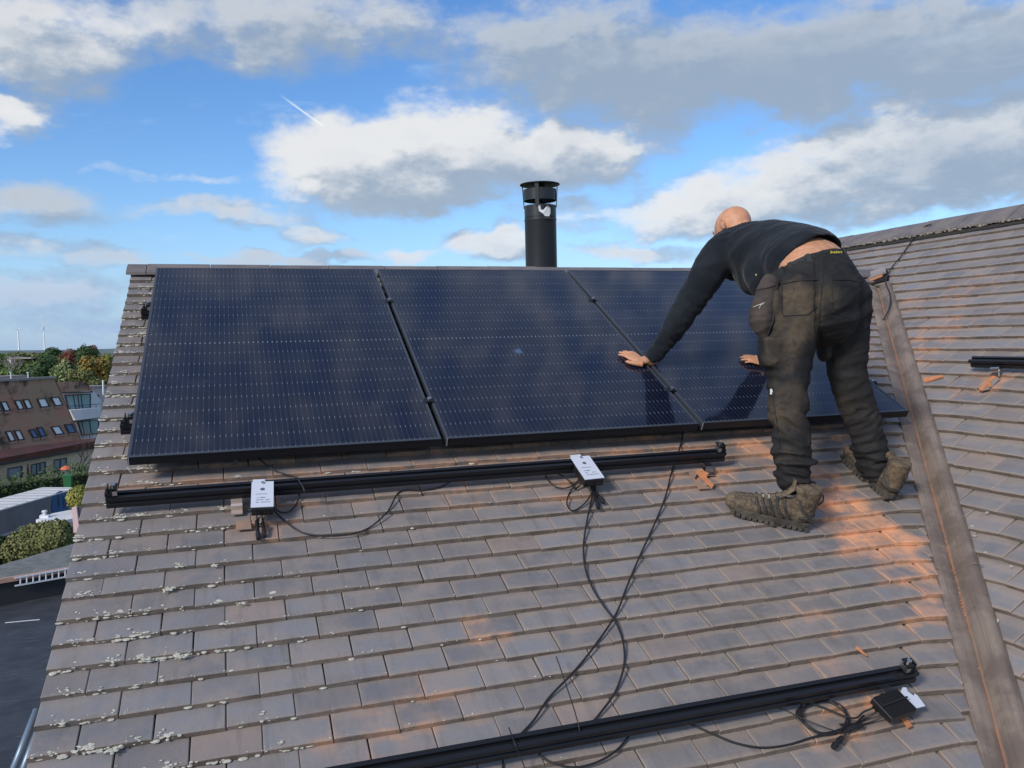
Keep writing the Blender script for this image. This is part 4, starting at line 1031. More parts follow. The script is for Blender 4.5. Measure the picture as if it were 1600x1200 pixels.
# lower kicked slope
Ek = -8.8; outd = -inn; L0 = E0-al_*30; L1 = E1+al_*4; K1b = K1+kd_*7
nl = kd_.cross(K1-E1); nl.normalize(); nl = nl if nl.z > 0 else -nl
slabp('lower_roof', [L0, L1, K1b, Kl], nl, .15, BR2, bd)
b = MB(); b.box((L0+L1)/2-ZV*.16+outd*.05, (L1-L0)/2, outd*.10, ZV*.10); b.build('eaves_gutter', DKF, bd)
W0 = L0-outd*.45; W1 = L1-outd*.45
b = MB(); q = [W0, W1, V((W1.x, W1.y, GZ)), V((W0.x, W0.y, GZ))]; q[0] = V((W0.x, W0.y, Ek-.05)); q[1] = V((W1.x, W1.y, Ek-.05))
b.prism(q, None, inn*6); wl_ = b.build('wall', WALL, bd)
nW = outd.copy()
def wpt(x, y, o_=0): p = onpl(x, y, W0+outd*o_, nW); return p
def win(px, parent, P0, nrm, gm, fm=DKF, o_=.05, fw_=.07, name='window', mull=(), sill=None):
    """px: TL TR BR BL picture corners on the plane of the wall or slope"""
    P = [onpl(x, y, P0+nrm*o_, nrm) for x, y in px]; b = MB()
    for k_ in range(4):
        a, c = P[k_], P[(k_+1) % 4]; d = (c-a).normalized(); e = nrm.cross(d); b.box((a+c)/2, d*((c-a).length/2+fw_*.5), e*fw_*.5, nrm*.06)
    for m_ in mull:
        a = P[0].lerp(P[1], m_); c = P[3].lerp(P[2], m_); d = (c-a).normalized(); b.box((a+c)/2, d*(c-a).length/2, nrm.cross(d)*fw_*.4, nrm*.055)
    f = b.build(name, fm, parent)
    b = MB(); b.add([p-nrm*.0 for p in P]+[p-nrm*.05 for p in P], [(0,1,2,3), (7,6,5,4), (0,4,5,1), (1,5,6,2), (2,6,7,3), (3,7,4,0)]); b.build('pane', gm, f)
    if sill:
        a, c = P[3], P[2]; d = (c-a).normalized(); b = MB(); e = nrm.cross(d); 
        if e.z > 0: e = -e
        b.box((a+c)/2+e*.16, d*((c-a).length/2+.08), e*.10, nrm*.05); b.build('sill', sill, f)
    return f
ST = mat('pink_flashing', (.36, .22, .17), .7)
def z5(l): return [(x/6.67, 580+y/6.67) for x, y in l]
for q, gm in (([(-30,318),(-5,318),(14,412),(-10,412)], GLSKY), ([(8,322),(62,318),(104,406),(50,412)], GLSKY), ([(152,308),(206,303),(248,390),(196,398)], GLSKY), ([(242,298),(296,296),(336,382),(282,388)], GLSKY),
              ([(390,290),(470,284),(510,364),(428,374)], GLSKY), ([(534,276),(610,270),(652,350),(576,358)], GLSKY), ([(60,632),(112,626),(160,720),(106,728)], GLSKY), ([(150,622),(205,618),(250,708),(196,716)], GLSKY),
              ([(302,614),(354,606),(404,686),(350,694)], GLBl), ([(384,590),(436,584),(480,672),(430,682)], GLBl), ([(536,582),(612,572),(664,648),(582,660)], GLSKY), ([(676,560),(746,552),(794,634),(722,642)], GLBl)):
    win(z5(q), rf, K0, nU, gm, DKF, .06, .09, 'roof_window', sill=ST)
for q, mu in (([(78,1015),(225,990),(228,1100),(78,1135)], ()), ([(325,975),(470,945),(470,1065),(325,1085)], (.38, .62)), ([(562,925),(690,905),(690,1020),(562,1045)], (.5,))):
    win(z5(q), wl_, W0, nW, mat('grey_blind', (.22, .26, .27), .5), DKF, .05, .09, 'window', mull=mu)
for x in (285,): 
    b = MB(); p = wpt(x/6.67, 580+920/6.67, .1); b.tube([V((p.x, p.y, Ek)), V((p.x, p.y, GZ))], .09, 8); b.build('downpipe', DKF, bd)
# white terraced block
wbP = gp(125, 660, -7.2); wn = -(al_*-.15+inn).normalized(); wn.z = 0; wn.normalize()
wb = empty('white_apartment_block', V((wbP.x, wbP.y, GZ))); tag(wb, 'white block with glazed fronts and a white balcony under a small brown roof', 'building')
def wq(x, y, o_=0): return onpl(x, y, wbP+wn*o_, wn)
def face(name, pts, m_, parent, o_=0, depth=.3):
    P = [wq(x, y, o_) for x, y in pts]; n = len(P); b = MB(); b.add(P+[p-wn*depth for p in P], [tuple(range(n)), tuple(range(n, 2*n))[::-1]]+[(k_, n+k_, n+(k_+1) % n, (k_+1) % n) for k_ in range(n)]); return b.build(name, m_, parent)
ww = face('wall', [(95,612),(146,611),(158,625),(158,700),(118,700)], WHITE, wb, 0, 5)
face('roof', [(84,597),(134,596),(146,610.5),(96,612.5)], BR, wb, .8, .3)
face('fascia', [(97,612.5),(145,611),(145,613.5),(97,615)], DKF, wb, .85, .2)
face('balcony', [(110,641),(157,637),(157,652),(118,657)], WHITE, wb, 1.4, 1.4)
face('balcony_edge', [(119,656.5),(157,651.5),(157,653),(121,659)], DKF, wb, 1.3, 1.2)
win([(102,618),(141,615.5),(141,637),(108,640)], ww, wbP, wn, GLG, DKF, .1, .10, 'glazed_front', mull=(.3, .48, .62))
win([(122,659),(154,655.5),(154,677),(128,680)], ww, wbP, wn, GLG, DKF, .1, .10, 'glazed_front', mull=(.16, .55,))
b = MB(); a, c = wq(108, 634.5, 1.4), wq(157, 631, 1.4); b.tube([a, c], .035, 6)
for x in (110, 120, 130, 140, 150): p = wq(x, 633, 1.35); b.tube([wq(x, 641, 1.35), wq(x, 634.3-(x-110)*.07, 1.35)], .025, 5)
b.build('railing', DKF, wb)
w2P = gp(150, 655, -7.6)+V((0, 20, 0)); w2 = empty('white_house', V((w2P.x, w2P.y, GZ))); tag(w2, 'small pale building with one dark window, far right of the white block', 'building')
def w2q(x, y, o_=0): return onpl(x, y, w2P+wn*o_, wn)
P = [w2q(x, y) for x, y in ((140,606),(175,604),(175,690),(140,690))]; b = MB(); b.add(P+[p-wn*5 for p in P], [(0,1,2,3),(7,6,5,4),(0,4,5,1),(1,5,6,2),(2,6,7,3),(3,7,4,0)]); w2w = b.build('wall', mat('pinkish_brick', **mottle((.55, .50, .50), (.46, .40, .40), 2, .8)), w2)
P = [w2q(x, y, .2) for x, y in ((139,603.5),(176,601.5),(176,604.5),(139,606.5))]; b = MB(); b.add(P+[p-wn*5.2 for p in P], [(0,1,2,3),(7,6,5,4),(0,4,5,1),(1,5,6,2),(2,6,7,3),(3,7,4,0)]); b.build('roof_edge', GREYF, w2)
win([(147,618),(154,617.5),(154,625.5),(147,626)], w2w, w2P, wn, GLD, DKF, .05, .10)
b = MB(); p = w2q(161, 604, 1); b.tube([V((p.x, p.y, p.z-1)), w2q(161, 594, 1)], .12, 6); b.build('vent_pipe', WHITE, w2)
fh = cp(30, 562, 260); wh = empty('far_white_house', V((fh.x, fh.y, GZ))); tag(wh, 'far low house with a white gable among the trees at the left', 'building')
b = MB(); c = cp(17, 566, 260); b.box(c-ZV*3, RR*.6, V((0, 2, 0)), ZV*4); b.build('wall', WHITE, wh)
b = MB(); c = cp(34, 559.3, 260); b.box(c, RR*3.6, V((0, 3, 0)), ZV*.2); b.build('roof', GREYF, wh)

# hedge, shrubs
def bush(label, name, c, rx, ry, rz, kind, n, size, seed, lobes=1, cat='bush'):
    rs = random.Random(seed); base = V((c.x, c.y, GZ)); t = empty(name, base); tag(t, label, cat); b = MB()
    for k_ in range(3): b.tube([base+V((k_*.1-.1, 0, 0)), c+V((rs.uniform(-.3, .3)*rx, 0, rz*.3))], [.05, .015], 5)
    b.build('stem', BARK, t); b = MB(); cols = []
    for i in range(lobes):
        cc = c if lobes == 1 else c+V((rs.uniform(-.5, .5)*rx, rs.uniform(-.4, .4)*ry, rs.uniform(-.15, .25)*rz)); k_ = 1 if lobes == 1 else rs.uniform(.5, .75)
        leaves(b, cols, cc, rx*k_, ry*k_, rz*k_, n, size, rs, .72)
    b2 = MB(); 
    finish_leaves(b, cols, 'foliage', LM[kind], t); return t
hg = gp(20, 764, -9.9); hd = (gp(110, 750, -9.9)-hg); hd.z = 0; hdl = hd.length; hd.normalize()
t = empty('hedge', V((hg.x, hg.y, GZ))); tag(t, 'low green hedge in front of the buff wall of the long building', 'hedge')
b = MB(); cols = []; rs_ = random.Random(8)
for i in range(34): leaves(b, cols, hg+hd*(-9+i*.7)+ZV*uni(-.2, .4), .9, .8, 1.05, 170, .11, rs_, .6)
finish_leaves(b, cols, 'foliage', LM['green'], t)
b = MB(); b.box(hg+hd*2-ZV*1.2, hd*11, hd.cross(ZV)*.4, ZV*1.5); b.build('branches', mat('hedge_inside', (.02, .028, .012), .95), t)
sh = gp(126, 770, GZ); bare('bare brown shrub standing by the green bin', V((sh.x, sh.y, GZ)), 7.5, .7, 12, mat('brown_twigs', (.14, .10, .08), .9), .09, 4, 'shrub', 'bare_shrub')
# green bin and the orange object on it
bp_ = cp(106, 751, 60); t = empty('wheelie_bin', bp_-ZV*.5); tag(t, 'green wheelie bin at the end of the hedge', 'bin')
GB = mat('green_plastic', (.02, .12, .04), .4); b = MB()
lo = bp_-ZV*.75; hi = bp_+ZV*.35
def fr4(c, X, Y): return [c-X-Y, c+X-Y, c+X+Y, c-X+Y]
A4 = fr4(lo, RR*.24, V((0, .26, 0))); B4 = fr4(hi, RR*.31, V((0, .34, 0))); b.add(A4+B4, [(0,1,2,3)[::-1], (4,5,6,7), (0,1,5,4), (1,2,6,5), (2,3,7,6), (3,0,4,7)]); b.build('body', GB, t)
b = MB(); b.cbox(hi+ZV*.05, RR*.34, V((0, .37, 0)), ZV*.05, .03); b.build('lid', GB, t)
for s_ in (-1, 1): b = MB(); b.tube([lo+RR*.26*s_-V((0, .3, 0))+ZV*.1, lo+RR*.31*s_-V((0, .3, 0))+ZV*.1], .12, 12); b.build('wheel', MT['blackplastic'], t)
b = MB(); c = cp(103, 732, 62); b.tube([c-ZV*.05, c+ZV*.10, c+ZV*.22], [.42, .34, .03], 14); um = b.build('parasol', mat('orange_cloth', (.62, .15, .07), .7), None)
bpy.data.objects.remove(um)
t = empty('parasol', V((c.x, c.y, GZ))); tag(t, 'small orange parasol behind the green bin', 'parasol')
b = MB(); b.tube([c-ZV*.05, c+ZV*.10, c+ZV*.22], [.40, .30, .03], 14); b.build('canopy', mat('orange_cloth', (.62, .15, .07), .7), t); b = MB(); b.tube([V((c.x, c.y, GZ)), c], .02, 6); b.build('pole', MT['alu'], t)

# the long lorry trailer: white roof, grey side with a blue disc
TZ = -8.7
t0, t1 = gp(-70, 818, TZ), gp(122, 763, TZ); t0.z = t1.z = TZ; td = (t1-t0).normalized(); tn = V((td.y, -td.x, 0)); tn = tn if tn.dot(CAM-t0) > 0 else -tn
tr = empty('truck_trailer', V(((t0+t1).x/2, (t0+t1).y/2, GZ))); tag(tr, 'long grey sided lorry trailer with white roof and a blue disc on its side', 'trailer')
sm = mat('grey_tarpaulin', **mottle((.115, .12, .15), (.15, .155, .185), .9, .45, .2, .02)); Ht = 2.9
b = MB(); c = (t0+t1)/2-tn*1.27-ZV*Ht/2; b.box(c, td*(t1-t0).length/2, tn*1.25, ZV*Ht/2); b.build('body', sm, tr)
b = MB(); b.box((t0+t1)/2-tn*1.27+ZV*.03, td*((t1-t0).length/2+.05), tn*1.30, ZV*.035); rfw = b.build('roof', WHITE, tr)
L = (t1-t0).length
for k_ in range(12): b = MB(); b.box(t0+td*L*(k_+.5)/12-tn*1.27+ZV*.08, td*.03, tn*1.24, ZV*.018); b.build('roof_bow', mat('x', (.5, .5, .5)) if False else GREYF, rfw)
b = MB(); b.box((t0+t1)/2+tn*.03-ZV*1.45, td*L/2, tn*.03, ZV*.07); b.build('side_rail', mat('grey_rail', (.30, .32, .36), .5), tr)
def tq(x, y, o_=.0): return onpl(x, y, t0+tn*o_, tn)
dc = tq(94, 788, .015)
b = MB(); n = 28; rr_ = (tq(107, 788)-tq(81, 788)).length/2; rv = .60
P = [dc+td*rr_*math.cos(6.283*k_/n)+ZV*rr_*1.02*math.sin(6.283*k_/n) for k_ in range(n)]; b.add(P+[p-tn*.012 for p in P], [tuple(range(n)), tuple(range(n, 2*n))[::-1]]+[(k_, n+k_, n+(k_+1) % n, (k_+1) % n) for k_ in range(n)])
b.build('emblem', mat('blue_print', (.012, .085, .22), .5), tr)
b = MB()
for (x, y, h_) in ((91.5, 783, .42), (100, 784, .42)): b.ell(tq(x, y, .02), td*.09, tn*.01, ZV*h_, 8, 5)
b.build('emblem_mark', mat('dark_print', (.01, .02, .05), .5), tr)
for k_ in range(5):
    for s_ in (1,):
        b = MB(); c = t0+td*(L*.35+k_*1.3)-tn*.2; c.z = GZ+.5; b.tube([c, c-tn*.3], .5, 18); b.build('wheel', MT['blackplastic'], tr)
b = MB(); b.box(V(((t0+t1).x/2, (t0+t1).y/2, GZ+.75))-tn*1.2, td*L/2*.98, tn*.9, ZV*.15); b.build('chassis', DKF, tr)
# flat white roof with a vent cowl
SZ = -8.9
P = [gp(x, y, SZ) for x, y in ((56, 812), (82, 802), (113, 796), (114, 810), (84, 817))]
van = empty('shed', V((P[0].x, P[0].y, GZ))); tag(van, 'small shed with flat white roof and vent cowl between the round bushes and grey trailer', 'shed')
b = MB(); n = len(P); b.add(P+[p-ZV*.18 for p in P], [tuple(range(n)), tuple(range(n, 2*n))[::-1]]+[(k_, n+k_, n+(k_+1) % n, (k_+1) % n) for k_ in range(n)]); b.build('roof', WHITE, van)
cen_ = sum(P, V())/n; W4 = [cen_+(p-cen_)*.93-ZV*.19 for p in P]; b = MB(); b.add(W4+[V((p.x, p.y, GZ)) for p in W4], [tuple(range(n)), tuple(range(n, 2*n))[::-1]]+[(k_, n+k_, n+(k_+1) % n, (k_+1) % n) for k_ in range(n)]); b.build('wall', WALL, van)
c = gp(70, 808, SZ); b = MB(); b.box(c+ZV*.06, RR*.25, V((0, .25, 0)), ZV*.06); b.tube([c+ZV*.12, c+ZV*.28, c+ZV*.29, c+ZV*.38], [.09, .09, .15, .12], 14); b.build('vent_cowl', WHITE, van)
# bushes below the trailer
def bc(x, y, d): return cp(x, y, d)
bush('big rounded green bush left of the pinkish verge board', 'round_bush', bc(62, 856, 42), 2.0, 1.8, 1.55, 'olive', 1700, .085, 1, 4)
bush('smaller rounded bush overlapping the big one on its right', 'round_bush', bc(92, 848, 41), .85, 1.2, 1.3, 'olive', 2600, .08, 2, 2)
bush('dark green bush at the left picture edge beside the big round one', 'round_bush', bc(2, 862, 42), .85, 1.2, 1.1, 'dark', 2600, .08, 3, 2)
bush('yellow green bush touching the tiled verge below the white trailer roof', 'round_bush', bc(127, 779, 48), .95, 1.1, 1.0, 'yellow', 2600, .08, 5, 2)
# neighbouring low buildings on the left
nb = empty('neighbouring_annex', V((-4, 13, GZ))); tag(nb, 'low flat roofed annex below the verge, black roofing felt with a pinkish edge', 'building')
FELT = mat('black_roofing_felt', fn=lambda T, b: (lambda p: (T.l.new(T.mix(T.ramp(T.noise(T.node('ShaderNodeMapping', {'Vector': p, 'Scale': (.5, 3.5, 1)}).outputs[0], 2.2, 6, .7, .5), .52, .75, 0, .8), T.mix(T.ramp(T.noise(p, 1.2, 4), .35, .65), (.026, .029, .036), (.042, .046, .055)), (.11, .115, .125)), b.inputs['Base Color']),
   bump(T, b, T.noise(p, 12, 5, .6), .3, .01)))(pos(T)), rough=.62)
FZ = -9.6
f0, f1 = gp(0, 925, FZ), gp(110, 905, FZ); f0.z = f1.z = FZ; fd = (f1-f0).normalized(); fnn = V((fd.y, -fd.x, 0)); fnn = fnn if fnn.dot(CAM-f0) > 0 else -fnn
A0, A1 = f0-fd*14, f1+fd*3
slabp('roof', [A0, A1, A1+fnn*19, A0+fnn*19], ZV, .12, FELT, nb)
b = MB(); q = [A0, A1, V((A1.x, A1.y, GZ)), V((A0.x, A0.y, GZ))]; b.prism([p-ZV*.13 if p.z > -10 else p for p in q], None, fnn*18.9); b.build('wall', WALL, nb)
b = MB(); b.box((A0+A1)/2+fnn*19.05+ZV*.04, fd*((A1-A0).length/2), fnn*.08, ZV*.09); b.build('roof_edge', mat('pink_board', **mottle((.45, .33, .31), (.36, .26, .25), 4, .7)), nb)
# scuffs, the white stroke
b = MB(); a, c = gp(8, 973, FZ+.006), gp(62, 968, FZ+.006); d = (c-a).normalized(); b.box((a+c)/2, d*(c-a).length/2, d.cross(ZV)*.04, ZV*.003); b.build('paint_stroke', WHITE, nb)
# the far side: upstand with fascia and the grey sloping roof behind it
U0, U1 = gp(0, 907, FZ+1.0), gp(112, 888, FZ+1.0); U0.z = U1.z = FZ+1.0; ud = (U1-U0).normalized(); un = V((ud.y, -ud.x, 0)); un = un if un.dot(CAM-U0) > 0 else -un
up0, up1 = U0-ud*16, U1+ud*3
gr = empty('grey_roofed_outbuilding', V(((U0.x+U1.x)/2, U0.y+1.5, GZ))); tag(gr, 'outbuilding with a plain grey sloping roof behind the black flat roof', 'building')
b = MB(); b.box((up0+up1)/2-ZV*.55, ud*(up1-up0).length/2, un*.05, ZV*.48); b.build('wall', mat('dark_recess', (.02, .02, .024), .8), gr)  # near-black wall, the dark recess behind the ladder
b = MB(); b.box((up0+up1)/2+un*.08, ud*(up1-up0).length/2, un*.08, ZV*.09); b.build('fascia', mat('terracotta_trim', (.46, .27, .20), .7), gr)
G0, G1 = onpl(0, 852, U0-un*2.6+ZV*.55, V((0, 0, 1))), onpl(118, 850, U0, V((0,0,1)))
rfp = [up0+ZV*.03, up1+ZV*.03, gp(240, 790, FZ+1.0+.75), gp(-230, 935, FZ+1.0+.75)]
rfp = [up0+ZV*.03, up1+ZV*.03, up1-un*2.3+ZV*.58, up0-un*.4+ZV*.08]
def gplane(x, y):
    P0 = up0+ZV*.03; nn2 = (up1-up0).cross(-un*2.3+ZV*.15).normalized(); return onpl(x, y, P0, nn2)
rfp = [up0+ZV*.03, up1+ZV*.03, gplane(170, 831), gplane(-120, 916) if False else gplane(0, 882)-ud*0, ]
rfp = [up0+ZV*.03, up1+ZV*.03, gplane(175, 832), gplane(0, 883), gplane(-150, 925)]
n2_ = (up1-up0).cross(-un*2.3+ZV*.15).normalized(); n2_ = n2_ if n2_.z > 0 else -n2_
slabp('roof', rfp, n2_, .08, mat('grey_shingle', **mottle((.13, .135, .125), (.19, .195, .185), 3, .85, .3, .02)), gr)
# pinkish verge board by the bushes
b = MB(); P = [cp(112, 793, 37), cp(119, 791, 37), cp(124, 830, 35), cp(115, 833, 35)]
vb = empty('verge_board', P[2]); tag(vb, 'short pinkish board standing between the round bush and the tiled verge', 'board'); b.prism(P, None, V((.02, .12, 0))); b.build('board', mat('pink_paint', (.48, .33, .31), .6), vb); 
b = MB(); P = [cp(119, 792, 37.2), cp(128, 791, 37.2), cp(128, 830, 35.2), cp(124, 830, 35.2)]; b.prism(P, None, V((.02, .12, 0))); b.build('shade_strip', DKF, vb); b = MB(); b.tube([V((P[2].x, P[2].y, GZ)), P[2]], .05, 6); b.build('post', DKF, vb)  # dark strip beside the board, painted in place of shade
# ladder lying against the upstand
lt = empty('ladder', gp(60, 905, FZ)); tag(lt, 'white aluminium ladder lying on its side against the far upstand of the black roof', 'ladder')
lw = mat('ladder_white', (.72, .74, .78), .4, .2)
def lq(x, y): return onpl(x, y, U0+un*.2, un)
for (a, c) in (((22, 903.5), (116, 887)), ((23, 915.5), (116, 899))):
    b = MB(); p, q = lq(*a), lq(*c); d = (q-p).normalized(); b.box((p+q)/2, d*(q-p).length/2, un*.03, ZV*.028); b.build('side_rail', lw, lt)
for k_ in range(9):
    x = 32+k_*10; b = MB(); b.tube([lq(x, 902-(x-22)*.175), lq(x, 914-(x-22)*.175)], .03, 6); b.build('rung', lw, lt)
# blue grey tubes leaning at the lower left
sf = empty('scaffold_pole', gp(60, 1190, FZ)); tag(sf, 'pair of blue grey tubes leaning against the verge at the lower left corner', 'pole')
for (a, c) in (((58, 1108), (10, 1230)), ((66, 1122), (28, 1225))):
    b = MB(); b.tube([cp(*a, 2.9), cp(*c, 2.75)], .012, 10); b.build('tube', mat('blue_grey_metal', (.20, .27, .35), .4, .4), sf, smooth=True)

# ------------------------------------------------------------------ the worker
from mathutils.bvhtree import BVHTree
def fuse(b, voxel, smooth, name, mats, parent, fn=None, origin=None, adapt=0):
    me = bpy.data.meshes.new('tmp'); me.from_pydata([tuple(v) for v in b.v], [], b.f); o = bpy.data.objects.new('tmp', me); COL.objects.link(o)
    m1 = o.modifiers.new('r', 'REMESH'); m1.mode = 'VOXEL'; m1.voxel_size = voxel; m1.use_smooth_shade = True
    if smooth: m2 = o.modifiers.new('s', 'SMOOTH'); m2.factor = .5; m2.iterations = smooth
    dg = bpy.context.evaluated_depsgraph_get(); ev = o.evaluated_get(dg); nm = bpy.data.meshes.new_from_object(ev); bpy.data.objects.remove(o)
    if fn:
        n = len(nm.vertices); nn_ = [v.normal.copy() for v in nm.vertices]
        for v, q in zip(nm.vertices, nn_): v.co = v.co+q*fn(v.co, q)
    og = wloc(parent)
    for v in nm.vertices: v.co -= og
    nm.name = name; nm.materials.clear(); nm.materials.append(mats); nm.polygons.foreach_set('use_smooth', [True]*len(nm.polygons)); nm.update()
    r_ = bpy.data.objects.new(name, nm); COL.objects.link(r_); r_.parent = parent; return r_
def limb(b, pts, ra, rb=None, side=None, n=16, sub=5):
    """a chain of short convex pieces with an ellipsoid at every joint, so that the union has no folds"""
    P = catmull(pts, sub); A = cats(ra, sub); B_ = cats(rb, sub) if rb else A
    for i in range(len(P)-1): b.tube([P[i], P[i+1]], [A[i], A[i+1]], n, side=side, rb=[B_[i], B_[i+1]])
    for i in range(len(P)):
        t = (P[min(i+1, len(P)-1)]-P[max(i-1, 0)]).normalized(); a = side or t.cross(V((.3, .2, 1)))
        a = (a-t*a.dot(t)).normalized(); c = t.cross(a); b.ell(P[i], a*A[i], c*B_[i], t*min(A[i], B_[i]), n, 9)
fL = onroof(1245, 820); heelL = R(fL[0], fL[1], TH); heelR = rp(1386, 771, TH)
man = empty('person', (heelL+heelR)/2)
tag(man, 'bald worker in a dark sweater and black work trousers bending over the panels', 'person')
SKIN = mat('skin', rough=.55, spec=.4, fn=lambda T, b: (T.l.new(T.mix(T.ramp(T.noise(pos(T), 26, 6, .7), .3, .7), (.50, .235, .125), (.62, .32, .19)), b.inputs['Base Color']), b.inputs['Subsurface Weight'].__setattr__('default_value', .08), b.inputs['Subsurface Radius'].__setattr__('default_value', (.02, .008, .004))))
SHAX = (RR*.76+UU*.17+FF*.62).normalized()              # towards his right shoulder
C_ = lambda x, y, t: cp(x, y, t)
spine = [C_(1283,490,3.45), C_(1281,452,3.49), C_(1268,420,3.60), C_(1228,402,3.78), C_(1186,394,3.92), C_(1160,386,4.02)]
sh = spine[-1]; LS = sh-SHAX*.165+UU*-.01; RS = sh+SHAX*.16
armL = [LS, C_(1094,448,3.95), C_(1067,490,4.00), C_(1043,528,4.05), C_(1020,560,4.085)]
wristL = C_(1014,563,4.085)
armR = [RS, C_(1205,430,4.14), C_(1205,480,4.18), C_(1200,530,4.22), C_(1199,556,4.235)]
legL = [C_(1240,478,3.40), C_(1236,535,3.37), C_(1231,592,3.35), C_(1232,645,3.32), C_(1238,700,3.30), C_(1241,746,3.285)]
legR = [C_(1322,478,3.54), C_(1321,535,3.56), C_(1327,592,3.57), C_(1345,650,3.575), C_(1361,698,3.58), C_(1371,735,3.59)]
# head frame: looking left, down and away
HC = C_(1144, 353, 4.10); FD = (RR*-.50+UU*-.52+FF*.72).normalized(); UPH = (UU+FD*.42+FF*.25); UPH = (UPH-FD*UPH.dot(FD)).normalized(); RH = FD.cross(UPH).normalized()
b = MB()
b.ell(HC+FD*-.004, FD*.100, RH*.077, UPH*.088, 24, 16)
b.ell(HC+FD*.045-UPH*.055, FD*.050, RH*.055, UPH*.062, 18, 12)       # face and jaw
b.ell(HC+FD*.068-UPH*.100, FD*.022, RH*.025, UPH*.018, 10, 8)        # chin
b.ell(HC+FD*.088+UPH*.010, FD*.012, RH*.046, UPH*.012, 12, 6)        # brow
b.tube([HC+FD*.092+UPH*.004, HC+FD*.104-UPH*.020, HC+FD*.116-UPH*.036, HC+FD*.098-UPH*.044], [.007, .009, .013, .010], 10)   # nose
for k_ in (-.078, -.087): b.ell(HC+FD*.090+UPH*k_*.9, FD*.010, RH*.022, UPH*.0045, 10, 6)   # lips
for s_ in (-1, 1):
    b.ell(HC+FD*.068-UPH*.032+RH*.032*s_, FD*.018, RH*.020, UPH*.020, 10, 8)   # cheeks
    e = HC+RH*.077*s_-UPH*.020-FD*.006
    b.ell(e, FD*.017+UPH*.004, RH*.008, UPH*.031, 12, 8); b.tube([e+UPH*.03+RH*.006*s_, e-FD*.020+UPH*.014+RH*.012*s_, e-FD*.017-UPH*.010+RH*.012*s_, e-UPH*.032+RH*.005*s_], [.0045]*4, 8)
    limb(b, [HC-FD*.045-UPH*.06, HC-FD*.06-UPH*.11], [.05, .05], n=12)
nk = [HC-UPH*.05-FD*.03, (HC-UPH*.05-FD*.03).lerp(sh, .6), sh.lerp(spine[-2], .15)]
limb(b, nk, [.062, .063, .075])
limb(b, spine, [.155, .170, .172, .160, .160, .120], [.115, .130, .132, .120, .110, .085], SHAX, 22)
limb(b, [sh+SHAX*.15, sh, sh-SHAX*.15], [.06, .08, .06])
limb(b, armL+[wristL], [.055, .050, .045, .040, .030, .026]); limb(b, armR, [.055, .05, .045, .035, .027])
for lg in (legL, legR): limb(b, lg, [.085, .074, .052, .046, .042, .040]); limb(b, [spine[0], lg[0]], [.10, .09])
# hands, flat on the glass
def hand(b, wr, palm, fdir, n_, thumb, L=.085, curl=.0, spread=1.0):
    """wr wrist, palm centre, fdir finger direction in the glass plane, thumb = side sign"""
    sdv = n_.cross(fdir).normalized()
    b.tube([wr, wr.lerp(palm, .5)+n_*.004, palm, palm+fdir*.040], [.026, .030, .040, .038], 14, side=sdv, rb=[.019, .017, .015, .0125])
    for k_, (o_, l_, r_) in enumerate(((-.030, .82, .0083), (-.010, 1.0, .0088), (.011, .95, .0086), (.030, .74, .0074))):
        o_ = o_*thumb*-1
        p0 = palm+fdir*.030+sdv*o_; ang = o_*5.0*spread; d = (fdir+sdv*math.tan(ang)*.6).normalized(); ll = L*l_
        pts = [p0, palm+fdir*.044+sdv*o_*1.05+n_*.002, p0+fdir*.012+d*ll*.45+n_*(.004+curl*.3), p0+fdir*.012+d*ll*.75+n_*.001, p0+fdir*.012+d*ll-n_*.004]
        b.tube(catmull(pts, 3), cats([r_*1.1, r_*1.15, r_, r_*.92, r_*.72], 3), 9)
        b.ell(p0+fdir*.012+d*ll-n_*.004, V((r_*.7, 0, 0)), V((0, r_*.7, 0)), V((0, 0, r_*.7)), 8, 6)
    o_ = sdv*thumb
    pts = [palm-fdir*.030+o_*.020, palm-fdir*.005+o_*.042, palm+fdir*.020+o_*.056-n_*.002, palm+fdir*.045+o_*.060-n_*.005]
    b.tube(catmull(pts, 3), cats([.014, .0125, .010, .0075], 3), 9)
HN = EN
def gl(x, y, h=.014): d = ray(x, y); t_ = (h-CAM.dot(EN))/d.dot(EN); return CAM+d*t_
pal = gl(1001, 564, .016); tip = gl(970, 550, .010); fd_ = (tip-pal); fd_ = (fd_-EN*fd_.dot(EN)).normalized()
hb = MB(); hand(hb, wristL, pal, fd_, EN, 1, .080)
pr = gl(1195, 566, .016); tr_ = gl(1168, 574, .010); fr_ = (tr_-pr); fr_ = (fr_-EN*fr_.dot(EN)).normalized()
b.v += []; 
b.add(hb.v, hb.f)
hb = MB(); hand(hb, armR[-1], pr, (fr_*.8+EV*.6).normalized(), EN, -1, .080); b.add(hb.v, hb.f)
body = fuse(b, .0046, 3, 'body', SKIN, man)
EYE = mat('eye_white', (.7, .68, .65), .2); IR = mat('iris', (.03, .02, .015), .2)
for s_ in (-1, 1):
    b = MB(); e = HC+FD*.079-UPH*.006+RH*.030*s_; b.ell(e, FD*.008, RH*.012, UPH*.008, 12, 8); ey = b.build('eye', EYE, man, smooth=True)
    b = MB(); b.ell(e+FD*.0062, FD*.002, RH*.005, UPH*.005, 10, 6); b.build('iris', IR, ey, smooth=True)
    b = MB(); b.tube([HC+FD*.098+UPH*.016+RH*.012*s_, HC+FD*.094+UPH*.020+RH*.034*s_, HC+FD*.078+UPH*.014+RH*.052*s_], [.0025, .003, .0015], 6); b.build('eyebrow', mat('brow_hair', (.12, .07, .04), .9), man)
# nails
for k_, o_ in enumerate((-.030, -.010, .011, .030)):
    pass

